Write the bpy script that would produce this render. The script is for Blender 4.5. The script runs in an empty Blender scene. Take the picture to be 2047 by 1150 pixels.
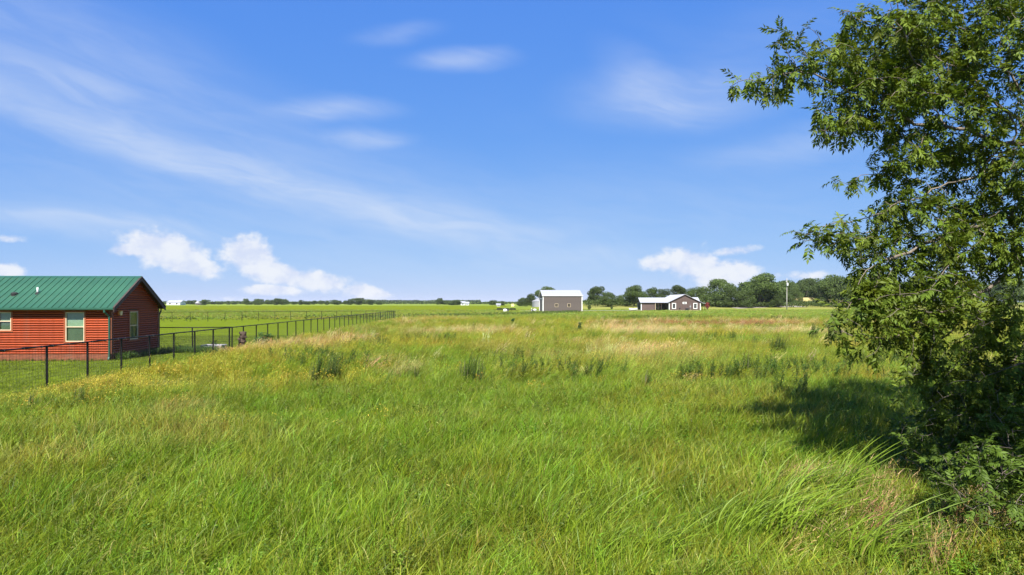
import bpy, math, random
import numpy as np

# ------------------------------------------------------------------ camera, sky, sun, exposure
SC = bpy.context.scene
COL = SC.collection
R = math.radians
FPX, CX, HY, CAMH = 1365.0, 1023.5, 604.0, 3.0        # focal length and horizon of the photograph in its pixels

cam = bpy.data.objects.new('camera', bpy.data.cameras.new('camera'))
COL.objects.link(cam)
cam.location = (0, 0, CAMH)
cam.rotation_euler = (R(90), 0, 0)
cam.data.sensor_width = 36
cam.data.lens = FPX / 2047 * 36
cam.data.shift_y = (HY - 575) / 2047
cam.data.clip_start = 0.1
cam.data.clip_end = 12000
SC.camera = cam

SUN_EL, SUN_AZ = 48.0, 187.0            # azimuth clockwise from the view direction: behind the camera, to its left
SUN_STRENGTH, SKY_STRENGTH, EXPOSURE = 5.0, 0.1, 1.2
SC.view_settings.view_transform = 'Standard'
SC.view_settings.look = 'None'
SC.view_settings.gamma = 1
SC.view_settings.use_curve_mapping = False
SC.view_settings.exposure = EXPOSURE
SC.cycles.use_denoising = True
SC.cycles.max_bounces = 8
SC.cycles.transparent_max_bounces = 8
SC.cycles.diffuse_bounces = 3
SC.cycles.glossy_bounces = 3
SC.cycles.transmission_bounces = 4
SC.cycles.volume_bounces = 0

sl = bpy.data.lights.new('sun', 'SUN')
sl.energy = SUN_STRENGTH
sl.angle = R(0.5)
sl.color = (1.0, 0.955, 0.88)
sun = bpy.data.objects.new('sun', sl)
COL.objects.link(sun)
sun.rotation_euler = (R(90 - SUN_EL), 0, R(180 - SUN_AZ))


class NT:
    """small helper for node trees"""
    def __init__(s, tree):
        s.t = tree
        s.n = tree.nodes
        s.l = tree.links

    def new(s, kind, **kw):
        nd = s.n.new(kind)
        for k, v in kw.items():
            setattr(nd, k, v)
        return nd

    def put(s, sock, v):
        if isinstance(v, bpy.types.NodeSocket):
            s.l.new(v, sock)
        elif v is not None:
            sock.default_value = v

    def math(s, op, a, b=None, c=None, clamp=False):
        nd = s.new('ShaderNodeMath', operation=op, use_clamp=clamp)
        s.put(nd.inputs[0], a)
        s.put(nd.inputs[1], b)
        s.put(nd.inputs[2], c)
        return nd.outputs[0]

    def vmath(s, op, a, b=None, out=0):
        nd = s.new('ShaderNodeVectorMath', operation=op)
        s.put(nd.inputs[0], a)
        if op == 'SCALE':
            s.put(nd.inputs[3], b)
        else:
            s.put(nd.inputs[1], b)
        return nd.outputs[out]

    def comb(s, x, y, z=0.0):
        nd = s.new('ShaderNodeCombineXYZ')
        s.put(nd.inputs[0], x)
        s.put(nd.inputs[1], y)
        s.put(nd.inputs[2], z)
        return nd.outputs[0]

    def noise(s, vec, scale, detail=4, rough=0.55, dist=0.0, out=0):
        nd = s.new('ShaderNodeTexNoise')
        s.put(nd.inputs['Vector'], vec)
        nd.inputs['Scale'].default_value = scale
        nd.inputs['Detail'].default_value = detail
        nd.inputs['Roughness'].default_value = rough
        nd.inputs['Distortion'].default_value = dist
        return nd.outputs[out]

    def rng(s, v, a, b, c=0.0, d=1.0, smooth=True):
        nd = s.new('ShaderNodeMapRange')
        nd.interpolation_type = 'SMOOTHSTEP' if smooth else 'LINEAR'
        s.put(nd.inputs[0], v)
        for i, q in enumerate((a, b, c, d)):
            s.put(nd.inputs[i + 1], q)
        return nd.outputs[0]

    def mix(s, f, a, b, mode='MIX'):
        nd = s.new('ShaderNodeMix', data_type='RGBA', blend_type=mode)
        s.put(nd.inputs[0], f)
        s.put(nd.inputs[6], a)
        s.put(nd.inputs[7], b)
        return nd.outputs[2]


def rgb(*c):
    return (c[0], c[1], c[2], 1.0)


def build_world():
    w = bpy.data.worlds.new('World')
    SC.world = w
    w.use_nodes = True
    T = NT(w.node_tree)
    T.n.clear()
    sky = T.new('ShaderNodeTexSky', sky_type='NISHITA')
    sky.sun_disc = False
    sky.sun_elevation = R(SUN_EL)
    sky.sun_rotation = R(SUN_AZ)
    sky.altitude = 250
    sky.air_density = 0.7
    sky.dust_density = 0.0
    sky.ozone_density = 6.0
    # the photograph's sky is developed flat and deep blue: one tone curve per channel over the whole sky
    sep = T.new('ShaderNodeSeparateColor')
    T.l.new(sky.outputs[0], sep.inputs[0])
    cmb = T.new('ShaderNodeCombineColor')
    for ch, (k, g) in enumerate(((1.27, .74), (2.46, .455), (7.5, .10))):
        T.l.new(T.math('MULTIPLY', T.math('POWER', T.math('MULTIPLY', sep.outputs[ch], (1.0, 1.0, 1.0)[ch]), g), k * 2 ** -EXPOSURE), cmb.inputs[ch])
    skycol = cmb.outputs[0]
    tc = T.new('ShaderNodeTexCoord')
    d = tc.outputs['Generated']
    sp = T.new('ShaderNodeSeparateXYZ')
    T.l.new(d, sp.inputs[0])
    az = T.math('ARCTAN2', sp.outputs[0], sp.outputs[1])
    el = T.math('ARCSINE', sp.outputs[2])
    ae = T.comb(az, el, 0.0)

    def ang(px, py):
        a = math.atan2(px - CX, FPX)
        e = math.atan2(HY - py, math.hypot(FPX, px - CX))
        return a, e

    def blob(vec, px, py, rx, ry, rot=0.0, power=1.0):
        a, e = ang(px, py)
        v = T.vmath('SUBTRACT', vec, (a, e, 0))
        if rot:
            vr = T.new('ShaderNodeVectorRotate', rotation_type='Z_AXIS')
            T.l.new(v, vr.inputs['Vector'])
            vr.inputs['Angle'].default_value = -R(rot)
            v = vr.outputs[0]
        v = T.vmath('MULTIPLY', v, (FPX / rx, FPX / ry, 0))
        ln = T.vmath('LENGTH', v, out=1)
        return T.math('MULTIPLY', T.rng(ln, 1.0, 0.0), power)

    # cirrus: wispy, stretched noise; the streaks in view plus thin wisps all round
    wv = T.noise(T.vmath('MULTIPLY', ae, (1, 2.2, 1)), 5.0, 3, 0.5, out=1)
    wv = T.vmath('SCALE', T.vmath('SUBTRACT', wv, (0.5, 0.5, 0.5)), 0.045)
    aw = T.vmath('ADD', ae, wv)
    rotn = T.new('ShaderNodeVectorRotate', rotation_type='Z_AXIS')
    T.l.new(aw, rotn.inputs['Vector'])
    rotn.inputs['Angle'].default_value = R(12)
    fine = T.noise(T.vmath('MULTIPLY', rotn.outputs[0], (3.2, 17, 1)), 2.6, 6, 0.6, 0.6)
    fine = T.rng(fine, 0.1, 0.85)
    ci = None
    for (px, py, rx, ry, rot, p) in ((60, 215, 330, 34, -14, .55), (330, 300, 380, 50, -17, .55), (650, 395, 380, 55, -15, .5),
                                     (920, 450, 330, 55, -9, .6), (1180, 515, 260, 26, 2, .4), (60, 425, 330, 34, -7, .75), (300, 452, 200, 16, -5, .25),
                                     (60, 150, 240, 40, -16, .42), (210, 172, 70, 20, -6, .4), (60, 50, 420, 110, -10, .5),
                                     (925, 122, 120, 25, 0, .95), (672, 214, 140, 30, 4, .85), (745, 274, 95, 22, 0, .75), (795, 65, 100, 24, 6, .45),
                                     (1350, 195, 230, 70, -2, .85), (1280, 160, 120, 60, -35, .4), (1590, 285, 220, 45, 4, .5), (560, 290, 460, 120, -14, .36), (1500, 90, 250, 90, 10, .2), (420, 420, 800, 190, -8, .42), (1250, 440, 700, 150, 3, .38)):
        b = blob(aw, px, py, rx * 1.25, ry * 1.15, rot, p * .64)
        ci = b if ci is None else T.math('ADD', ci, b)
    gen = T.noise(T.vmath('MULTIPLY', rotn.outputs[0], (1, 3.0, 1)), 2.3, 4, 0.5)
    inframe = T.math('MULTIPLY', T.rng(T.math('ABSOLUTE', az), 0.78, 0.62), T.rng(sp.outputs[1], 0.0, 0.2))
    gen = T.math('MULTIPLY', T.rng(gen, 0.5, 0.75, 0, .6), T.math('SUBTRACT', 1.0, T.math('MULTIPLY', inframe, 0.9)))
    ci = T.math('ADD', ci, gen)
    ci = T.math('MULTIPLY', ci, T.rng(fine, 0.0, 1.0, 0.5, 1.0))
    ci = T.math('MINIMUM', T.math('MULTIPLY', ci, 0.8), 0.85)
    # cumulus low over the horizon
    n1 = T.noise(T.vmath('MULTIPLY', ae, (1, 1.25, 1)), 30.0, 7, 0.58)
    n2 = T.noise(T.vmath('ADD', ae, (3.1, .4, 0)), 95.0, 4, 0.6)
    cu = None
    for (px, py, rx, ry, rot, p) in ((330, 500, 85, 38, -14, 1.0), (370, 528, 75, 26, -12, 1.0), (275, 497, 60, 18, 5, .9), (415, 540, 60, 14, 0, .55),
                                     (500, 512, 60, 42, -20, 1.05), (545, 545, 100, 28, -14, 1.0), (630, 562, 80, 24, -8, .95), (545, 580, 70, 15, 0, .9),
                                     (735, 588, 62, 22, -14, .95), (455, 515, 35, 15, 0, .6), (1385, 530, 80, 38, -10, .95), (1320, 527, 50, 22, 0, .8), (1440, 550, 85, 40, 0, .85), (1480, 545, 38, 26, 0, .9),
                                     (1470, 502, 60, 13, 6, .75), (1600, 553, 75, 14, 0, .5), (10, 541, 30, 16, 0, .85), (18, 477, 32, 9, 0, .6), (-260, 520, 120, 40, 0, 1), (2300, 520, 160, 50, 0, 1), (460, 597, 40, 10, 0, .5)):
        b = blob(ae, px, py, rx * 1.5, ry * 1.5, rot, p)
        cu = b if cu is None else T.math('MAXIMUM', cu, b)
    band = T.math('MULTIPLY', T.rng(el, 0.0, 0.03), T.rng(el, 0.16, 0.07))
    g2 = T.math('MULTIPLY', T.rng(T.noise(T.vmath('MULTIPLY', ae, (1, 2, 1)), 4.0, 2, .5), .5, .7), band)
    g2 = T.math('MULTIPLY', g2, T.math('SUBTRACT', 1.0, inframe))
    cu = T.math('MAXIMUM', cu, g2)
    edge = T.math('ADD', T.math('MULTIPLY', T.math('SUBTRACT', n1, 0.5), 1.15), T.math('MULTIPLY', T.math('SUBTRACT', n2, 0.5), 0.34))
    cu = T.rng(T.math('ADD', cu, edge), 0.26, 0.70)
    cu = T.math('MULTIPLY', cu, 0.82)
    ccol = T.mix(T.rng(n1, 0.35, 0.62), *[rgb(*[v * 2 ** (1 - EXPOSURE) for v in t]) for t in ((3.7, 3.95, 4.75), (4.7, 4.75, 4.9))])
    q = 2 ** (1 - EXPOSURE)
    col = T.mix(ci, skycol, rgb(3.5 * q, 3.95 * q, 4.75 * q))
    col = T.mix(cu, col, ccol)
    bg = T.new('ShaderNodeBackground')
    T.l.new(col, bg.inputs['Color'])
    bg.inputs['Strength'].default_value = SKY_STRENGTH
    out = T.new('ShaderNodeOutputWorld')
    T.l.new(bg.outputs[0], out.inputs['Surface'])


build_world()

# ------------------------------------------------------------------ helpers
rs = np.random.RandomState(7)


def gz(x, y):
    """height of the land: flat, a low rise behind the barn and the grey house, a mound at the far right"""
    x = np.asarray(x, float)
    y = np.asarray(y, float)
    sx = np.clip((x + 10) / 60, 0, 1)
    sx = sx * sx * (3 - 2 * sx)
    sy = np.clip((y - 262) / 80, 0, 1)
    sy = sy * sy * (3 - 2 * sy)
    return 2.1 * sx * sy + 3.2 * np.exp(-((x - 152) / 26) ** 2 - ((y - 352) / 26) ** 2)


def gnd(px, py):
    """point on the flat near ground under a pixel of the photograph"""
    Y = FPX * CAMH / (py - HY)
    return (px - CX) / FPX * Y, Y


def at(px, Y):
    return (px - CX) / FPX * Y


def hz(py, Y):
    return CAMH + (HY - py) / FPX * Y


def _hash(ix, iy, seed):
    h = (ix.astype(np.int64) * 374761393 + iy.astype(np.int64) * 668265263 + seed * 974634777) & 0x7fffffff
    h = ((h ^ (h >> 13)) * 1274126177) & 0x7fffffff
    return ((h ^ (h >> 16)) & 0xffff) / 65535.0


def vnoise(x, y, seed=0):
    ix, iy = np.floor(x), np.floor(y)
    fx, fy = x - ix, y - iy
    fx, fy = fx * fx * (3 - 2 * fx), fy * fy * (3 - 2 * fy)
    a, b = _hash(ix, iy, seed), _hash(ix + 1, iy, seed)
    c, d = _hash(ix, iy + 1, seed), _hash(ix + 1, iy + 1, seed)
    return (a + (b - a) * fx) * (1 - fy) + (c + (d - c) * fx) * fy


def fbm(x, y, seed=0, o=4):
    s, a, t = 0, 1.0, 0
    for i in range(o):
        s = s + a * vnoise(x * 2 ** i + 17.3 * i, y * 2 ** i - 9.1 * i, seed + i)
        t += a
        a *= 0.55
    return s / t


def sstep(a, b, v):
    t = np.clip((v - a) / (b - a), 0, 1)
    return t * t * (3 - 2 * t)


def np_mesh(name, V, quads=None, tris=None, smooth=False):
    me = bpy.data.meshes.new(name)
    V = np.asarray(V, np.float32)
    q = np.zeros((0, 4), np.int32) if quads is None or len(quads) == 0 else np.asarray(quads, np.int32)
    t = np.zeros((0, 3), np.int32) if tris is None or len(tris) == 0 else np.asarray(tris, np.int32)
    me.vertices.add(len(V))
    me.vertices.foreach_set('co', V.ravel())
    nl = q.size + t.size
    me.loops.add(nl)
    me.loops.foreach_set('vertex_index', np.concatenate([q.ravel(), t.ravel()]))
    npoly = len(q) + len(t)
    me.polygons.add(npoly)
    st = np.concatenate([np.arange(len(q)) * 4, len(q) * 4 + np.arange(len(t)) * 3]).astype(np.int32)
    me.polygons.foreach_set('loop_start', st)
    if smooth:
        me.polygons.foreach_set('use_smooth', np.ones(npoly, bool))
    me.update(calc_edges=True)
    me.validate()
    return me


def set_attr(me, name, vals, kind='FLOAT'):
    a = me.attributes.new(name, kind, 'POINT')
    key = {'FLOAT': 'value', 'INT': 'value', 'FLOAT_VECTOR': 'vector', 'FLOAT_COLOR': 'color'}[kind]
    a.data.foreach_set(key, np.asarray(vals).astype(np.int32 if kind == 'INT' else np.float32).ravel())


def link(name, me, mat, parent=None, loc=None, rz=None):
    o = bpy.data.objects.new(name, me)
    COL.objects.link(o)
    if mat is not None and len(me.materials) == 0:
        me.materials.append(mat)
    if parent is not None:
        o.parent = parent
    if loc is not None:
        o.location = loc
    if rz is not None:
        o.rotation_euler = (0, 0, rz)
    return o


def tag(o, label=None, cat=None, group=None, kind=None):
    if label:
        o['label'] = label
    if cat:
        o['category'] = cat
    if group:
        o['group'] = group
    if kind:
        o['kind'] = kind
    return o


def empty(name, loc, rz=0.0, label=None, cat=None, group=None):
    o = bpy.data.objects.new(name, None)
    COL.objects.link(o)
    o.location = loc
    o.rotation_euler = (0, 0, rz)
    o.empty_display_size = 0.2
    return tag(o, label, cat, group)


def copy_tree(src, loc, rz=0.0, scale=(1, 1, 1), label=None, group=None):
    c = src.copy()
    COL.objects.link(c)
    c.location, c.rotation_euler, c.scale = loc, (0, 0, rz), scale
    if label:
        c['label'] = label
    if group:
        c['group'] = group
    for ch in src.children:
        k = ch.copy()
        COL.objects.link(k)
        k.parent = c
        for g in ch.children:
            m = g.copy()
            COL.objects.link(m)
            m.parent = k
    return c


class MB:
    """collects polygons for one mesh"""
    def __init__(s):
        s.v, s.f = [], []

    def poly(s, pts):
        n = len(s.v)
        s.v += [tuple(p) for p in pts]
        s.f.append(tuple(range(n, n + len(pts))))
        return s

    def box(s, x0, x1, y0, y1, z0, z1, ch=0.0):
        return s.prism([(x0, y0), (x1, y0), (x1, y1), (x0, y1)], z0, z1)

    def prism(s, ring, z0, z1, axis='z'):
        """extrude a ring: axis z uses (x,y); axis x uses (y,z) from x=z0 to z1; axis y uses (x,z)"""
        n, k = len(s.v), len(ring)
        for h in (z0, z1):
            for (a, b) in ring:
                s.v.append({'z': (a, b, h), 'x': (h, a, b), 'y': (a, h, b)}[axis])
        s.f.append(tuple(n + i for i in range(k))[::-1])
        s.f.append(tuple(n + k + i for i in range(k)))
        for i in range(k):
            j = (i + 1) % k
            s.f.append((n + i, n + j, n + k + j, n + k + i))
        return s

    def tube(s, path, rad, seg=8, caps=True):
        path = [np.array(p, float) for p in path]
        rad = rad if hasattr(rad, '__len__') else [rad] * len(path)
        n = len(s.v)
        up = np.array((0.13, 0.31, 0.94))
        for i, p in enumerate(path):
            d = path[min(i + 1, len(path) - 1)] - path[max(i - 1, 0)]
            d = d / (np.linalg.norm(d) + 1e-9)
            a = np.cross(d, up if abs(d @ up) < .95 else np.array((1., 0, 0)))
            a /= np.linalg.norm(a)
            b = np.cross(d, a)
            for k in range(seg):
                t = 2 * math.pi * k / seg
                s.v.append(tuple(p + rad[i] * (math.cos(t) * a + math.sin(t) * b)))
        for i in range(len(path) - 1):
            for k in range(seg):
                j = (k + 1) % seg
                s.f.append((n + i * seg + k, n + i * seg + j, n + (i + 1) * seg + j, n + (i + 1) * seg + k))
        if caps:
            s.f.append(tuple(n + k for k in range(seg))[::-1])
            e = n + (len(path) - 1) * seg
            s.f.append(tuple(e + k for k in range(seg)))
        return s

    def lathe(s, prof, c=(0, 0, 0), seg=16):
        n = len(s.v)
        for (r, z) in prof:
            for k in range(seg):
                t = 2 * math.pi * k / seg
                s.v.append((c[0] + r * math.cos(t), c[1] + r * math.sin(t), c[2] + z))
        for i in range(len(prof) - 1):
            for k in range(seg):
                j = (k + 1) % seg
                s.f.append((n + i * seg + k, n + i * seg + j, n + (i + 1) * seg + j, n + (i + 1) * seg + k))
        return s

    def mesh(s, name, bevel=0.0, smooth=False):
        import bmesh
        me = bpy.data.meshes.new(name)
        me.from_pydata(s.v, [], s.f)
        bm = bmesh.new()
        bm.from_mesh(me)
        if bevel:
            bmesh.ops.bevel(bm, geom=bm.edges[:], offset=bevel, segments=1, affect='EDGES', clamp_overlap=True)
        bmesh.ops.recalc_face_normals(bm, faces=bm.faces[:])
        bm.to_mesh(me)
        bm.free()
        if smooth:
            for p in me.polygons:
                p.use_smooth = True
        return me

    def build(s, name, mat, parent=None, loc=None, rz=None, bevel=0.0, smooth=False):
        return link(name, s.mesh(name, bevel, smooth), mat, parent, loc, rz)


# ------------------------------------------------------------------ materials
MATS = {}


def mat(name, col, rough=0.6, var=0.12, scale=3.0, spec=0.4, metal=0.0, bump=0.0, bscale=30.0, stretch=(1, 1, 1), col2=None, dirt=0.0, objvar=0.0):
    m = bpy.data.materials.new(name)
    m.use_nodes = True
    T = NT(m.node_tree)
    b = T.n['Principled BSDF']
    tc = T.new('ShaderNodeTexCoord')
    v = T.vmath('MULTIPLY', tc.outputs['Object'], stretch)
    n = T.noise(v, scale, 5, 0.6)
    c2 = col2 or tuple(min(1, q * (1 + 1.6 * var)) for q in col)
    c1 = tuple(q * (1 - var) for q in col)
    c = T.mix(T.rng(n, 0.3, 0.7), rgb(*c1), rgb(*c2))
    if objvar:
        ob = T.math('MULTIPLY_ADD', T.math('SUBTRACT', T.new('ShaderNodeObjectInfo').outputs['Random'], .5), 2 * objvar, 1.0)
        c = T.mix(1.0, c, T.comb(ob, ob, ob), 'MULTIPLY')
    if dirt:
        n3 = T.noise(tc.outputs['Object'], 1.3, 6, .65)
        c = T.mix(T.math('MULTIPLY', T.rng(n3, .5, .72), dirt), c, rgb(.16, .13, .09))
    T.l.new(c, b.inputs['Base Color'])
    T.l.new(T.rng(n, 0.2, 0.8, rough - .08, rough + .08), b.inputs['Roughness'])
    b.inputs['Specular IOR Level'].default_value = spec
    b.inputs['Metallic'].default_value = metal
    if bump:
        bp = T.new('ShaderNodeBump')
        bp.inputs['Strength'].default_value = bump
        bp.inputs['Distance'].default_value = 0.02
        T.l.new(T.noise(v, bscale, 4, .6), bp.inputs['Height'])
        T.l.new(bp.outputs[0], b.inputs['Normal'])
    MATS[name] = m
    return m


def leaf_mat(name, mode, col=(1, 1, 1), transl=0.3, rough=0.5, spec=0.3, twarm=(1.25, 1.15, 0.6), jitter=0.0):
    """foliage: tint comes per instance (mode INSTANCER), or from a fixed colour with per-object jitter; 'bl' varies blade by blade"""
    m = bpy.data.materials.new(name)
    m.use_nodes = True
    T = NT(m.node_tree)
    b = T.n['Principled BSDF']
    bl = T.new('ShaderNodeAttribute', attribute_name='bl')
    if mode == 'INSTANCER':
        ti = T.new('ShaderNodeAttribute', attribute_name='tint', attribute_type='INSTANCER')
        base = ti.outputs['Color']
    else:
        oi = T.new('ShaderNodeObjectInfo')
        base = T.mix(oi.outputs['Random'], rgb(*[q * (1 - jitter) for q in col]), rgb(*[min(1, q * (1 + jitter)) for q in col]))
    var = T.rng(bl.outputs['Fac'], 0, 1, 0.62, 1.38, smooth=False)
    c = T.mix(1.0, base, T.comb(var, T.math('MULTIPLY_ADD', var, 0.9, 0.1), var), 'MULTIPLY')
    if mode == 'INSTANCER' and name == 'grass_blade':
        c = T.mix(T.math('MULTIPLY', T.math('GREATER_THAN', bl.outputs['Fac'], .965), .5), c, rgb(.40, .30, .12))
    T.l.new(c, b.inputs['Base Color'])
    b.inputs['Roughness'].default_value = rough
    b.inputs['Specular IOR Level'].default_value = spec
    tr = T.new('ShaderNodeBsdfTranslucent')
    T.l.new(T.mix(1.0, c, rgb(*twarm), 'MULTIPLY'), tr.inputs['Color'])
    ms = T.new('ShaderNodeMixShader')
    ms.inputs[0].default_value = transl
    T.l.new(b.outputs[0], ms.inputs[1])
    T.l.new(tr.outputs[0], ms.inputs[2])
    T.l.new(ms.outputs[0], T.n['Material Output'].inputs['Surface'])
    return m


def ground_mat(name, attr=True, col=(.06, .09, .02), var=.3, fine=2.2, bump=0.6, stripes=None):
    m = bpy.data.materials.new(name)
    m.use_nodes = True
    T = NT(m.node_tree)
    b = T.n['Principled BSDF']
    g = T.new('ShaderNodeNewGeometry').outputs['Position']
    if attr:
        base = T.new('ShaderNodeAttribute', attribute_name='tint').outputs['Color']
    else:
        rg = T.new('ShaderNodeRGB')
        rg.outputs[0].default_value = rgb(*col)
        base = rg.outputs[0]
    n1 = T.noise(g, fine, 6, .65)
    n2 = T.noise(g, 0.09, 4, .6)
    f = T.math('ADD', T.math('MULTIPLY', T.math('SUBTRACT', n1, .5), 2 * var), T.math('MULTIPLY_ADD', T.math('SUBTRACT', n2, .5), var, 1.0))
    if stripes:
        s = T.noise(T.vmath('MULTIPLY', g, stripes), 1.0, 3, .5)
        f = T.math('ADD', f, T.math('MULTIPLY', T.math('SUBTRACT', s, .5), var * 1.2))
    T.l.new(T.mix(1.0, base, T.comb(f, f, f), 'MULTIPLY'), b.inputs['Base Color'])
    b.inputs['Roughness'].default_value = 1.0
    b.inputs['Specular IOR Level'].default_value = 0.0
    bp = T.new('ShaderNodeBump')
    bp.inputs['Strength'].default_value = bump
    bp.inputs['Distance'].default_value = 0.15
    T.l.new(T.noise(g, fine * 2.5, 5, .7), bp.inputs['Height'])
    T.l.new(bp.outputs[0], b.inputs['Normal'])
    return m


M_LOG = mat('red_stained_log', (.275, .043, .010), .5, .16, 5, .38, bump=.25, bscale=14, stretch=(1, 1, 9), objvar=.16, dirt=.18)
M_SKIRT = mat('brown_skirting', (.155, .047, .02), .7, .15, 4, dirt=.3)
M_CASING = mat('window_casing_stain', (.22, .055, .018), .55, .12, 6)
M_FASCIA = mat('dark_brown_fascia', (.055, .033, .025), .6, .15, 4)
M_GREEN = mat('green_metal_roof', (.024, .085, .047), .5, .12, .8, .35, dirt=.12, objvar=.07)
M_GREEN2 = mat('green_metal_trim', (.022, .085, .058), .45, .06, 2, .4)
M_VINYL = mat('tan_vinyl_sash', (.50, .40, .27), .5, .05, 4)
M_BLIND = mat('pale_blind', (.36, .43, .34), .7, .05, 4)
M_BLINDG = mat('grey_green_screen', (.115, .14, .11), .7, .08, 3)
M_BLACK = mat('black_steel', (.004, .004, .0042), .5, .15, 6, .2)
M_GALV = mat('galvanised_wire', (.03, .032, .03), .5, .1, 10)
M_WHITE = mat('white_paint', (.60, .60, .59), .5, .05, 3)
M_WROOF = mat('white_metal_roof', (.30, .31, .335), .55, .08, .5, .2)
M_TAUPE = mat('taupe_metal_siding', (.094, .078, .070), .6, .06, .5, .15)
M_MAUVE = mat('mauve_metal_siding', (.098, .069, .062), .6, .07, .5, .15)
M_DARKIN = mat('dark_interior', (.02, .018, .02), .8, .2, 2)  # near black: dark casings, and painted shade inside the doorways
M_COPPER = mat('copper_lantern', (.62, .20, .03), .5, .1, 8)
M_CREAM = mat('cream_lamp_glass', (.8, .62, .36), .4, .05, 8)
M_BARK = mat('grey_brown_bark', (.15, .125, .10), .9, .3, 6, .1, bump=.8, bscale=18, stretch=(1, 1, .3))
M_WOOD = mat('weathered_pole', (.30, .28, .25), .8, .15, 3, stretch=(4, 4, .4))
M_STONE = mat('brown_stacked_stone', (.075, .052, .040), .9, .4, 7, .1, col2=(.13, .095, .072), bump=.6, objvar=.3)
M_GREYWOOD = mat('weathered_grey_boards', (.30, .29, .31), .8, .2, 5, stretch=(1, 4, 4))
M_BIN = mat('galvanised_bin', (.24, .245, .25), .6, .08, 2)
M_YELLOW = mat('pale_yellow_paint', (.66, .58, .22), .6, .1, 2)
M_RUBBER = mat('black_rubber', (.02, .02, .02), .8, .1, 5)
M_GRAVEL = ground_mat('pale_gravel', False, (.34, .31, .26), .2, 5, .4)


def glass_mat(name, col=(.006, .007, .008), rough=.25):
    m = bpy.data.materials.new(name)
    m.use_nodes = True
    T = NT(m.node_tree)
    b = T.n['Principled BSDF']
    tc = T.new('ShaderNodeTexCoord')
    n = T.noise(tc.outputs['Object'], 2.0, 3)
    T.l.new(T.mix(n, rgb(*col), rgb(*[q * 1.5 for q in col])), b.inputs['Base Color'])
    b.inputs['Roughness'].default_value = rough
    b.inputs['Specular IOR Level'].default_value = 0.15
    b.inputs['Alpha'].default_value = 1.0
    return m


def clear_glass(name):
    m = bpy.data.materials.new(name)
    m.use_nodes = True
    T = NT(m.node_tree)
    T.n.remove(T.n['Principled BSDF'])
    g = T.new('ShaderNodeBsdfGlossy')
    g.inputs['Roughness'].default_value = .03
    tcn = T.new('ShaderNodeTexCoord')
    bp = T.new('ShaderNodeBump')
    bp.inputs['Strength'].default_value = .05
    T.l.new(T.noise(tcn.outputs['Object'], 2.5, 2), bp.inputs['Height'])
    T.l.new(bp.outputs[0], g.inputs['Normal'])
    t = T.new('ShaderNodeBsdfTransparent')
    t.inputs['Color'].default_value = rgb(.80, .86, .82)
    fr = T.new('ShaderNodeLayerWeight')
    fr.inputs['Blend'].default_value = .5
    ms = T.new('ShaderNodeMixShader')
    T.l.new(T.math('MULTIPLY_ADD', T.math('POWER', fr.outputs['Facing'], 4.0), .6, .05), ms.inputs[0])
    T.l.new(t.outputs[0], ms.inputs[1])
    T.l.new(g.outputs[0], ms.inputs[2])
    T.l.new(ms.outputs[0], T.n['Material Output'].inputs['Surface'])
    return m


M_GLASS = clear_glass('window_glass')
M_DGLASS = glass_mat('dark_window_glass')

# ------------------------------------------------------------------ what grows where (real plant colours over the land)
FENCE_K, FENCE_X0 = -0.0443, -14.84              # the long fence runs along x = X0 + K*y


def fence_x(y):
    return FENCE_X0 + FENCE_K * y


GREEN = np.array((.135, .228, .012))
LUSH = np.array((.115, .225, .014))
OLIVE = np.array((.195, .215, .018))
YELLOW = np.array((.31, .265, .028))
STRAW = np.array((.47, .34, .14))
PALE = np.array((.62, .46, .25))
RUST = np.array((.27, .125, .050))
WEED = np.array((.054, .092, .013))

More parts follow.
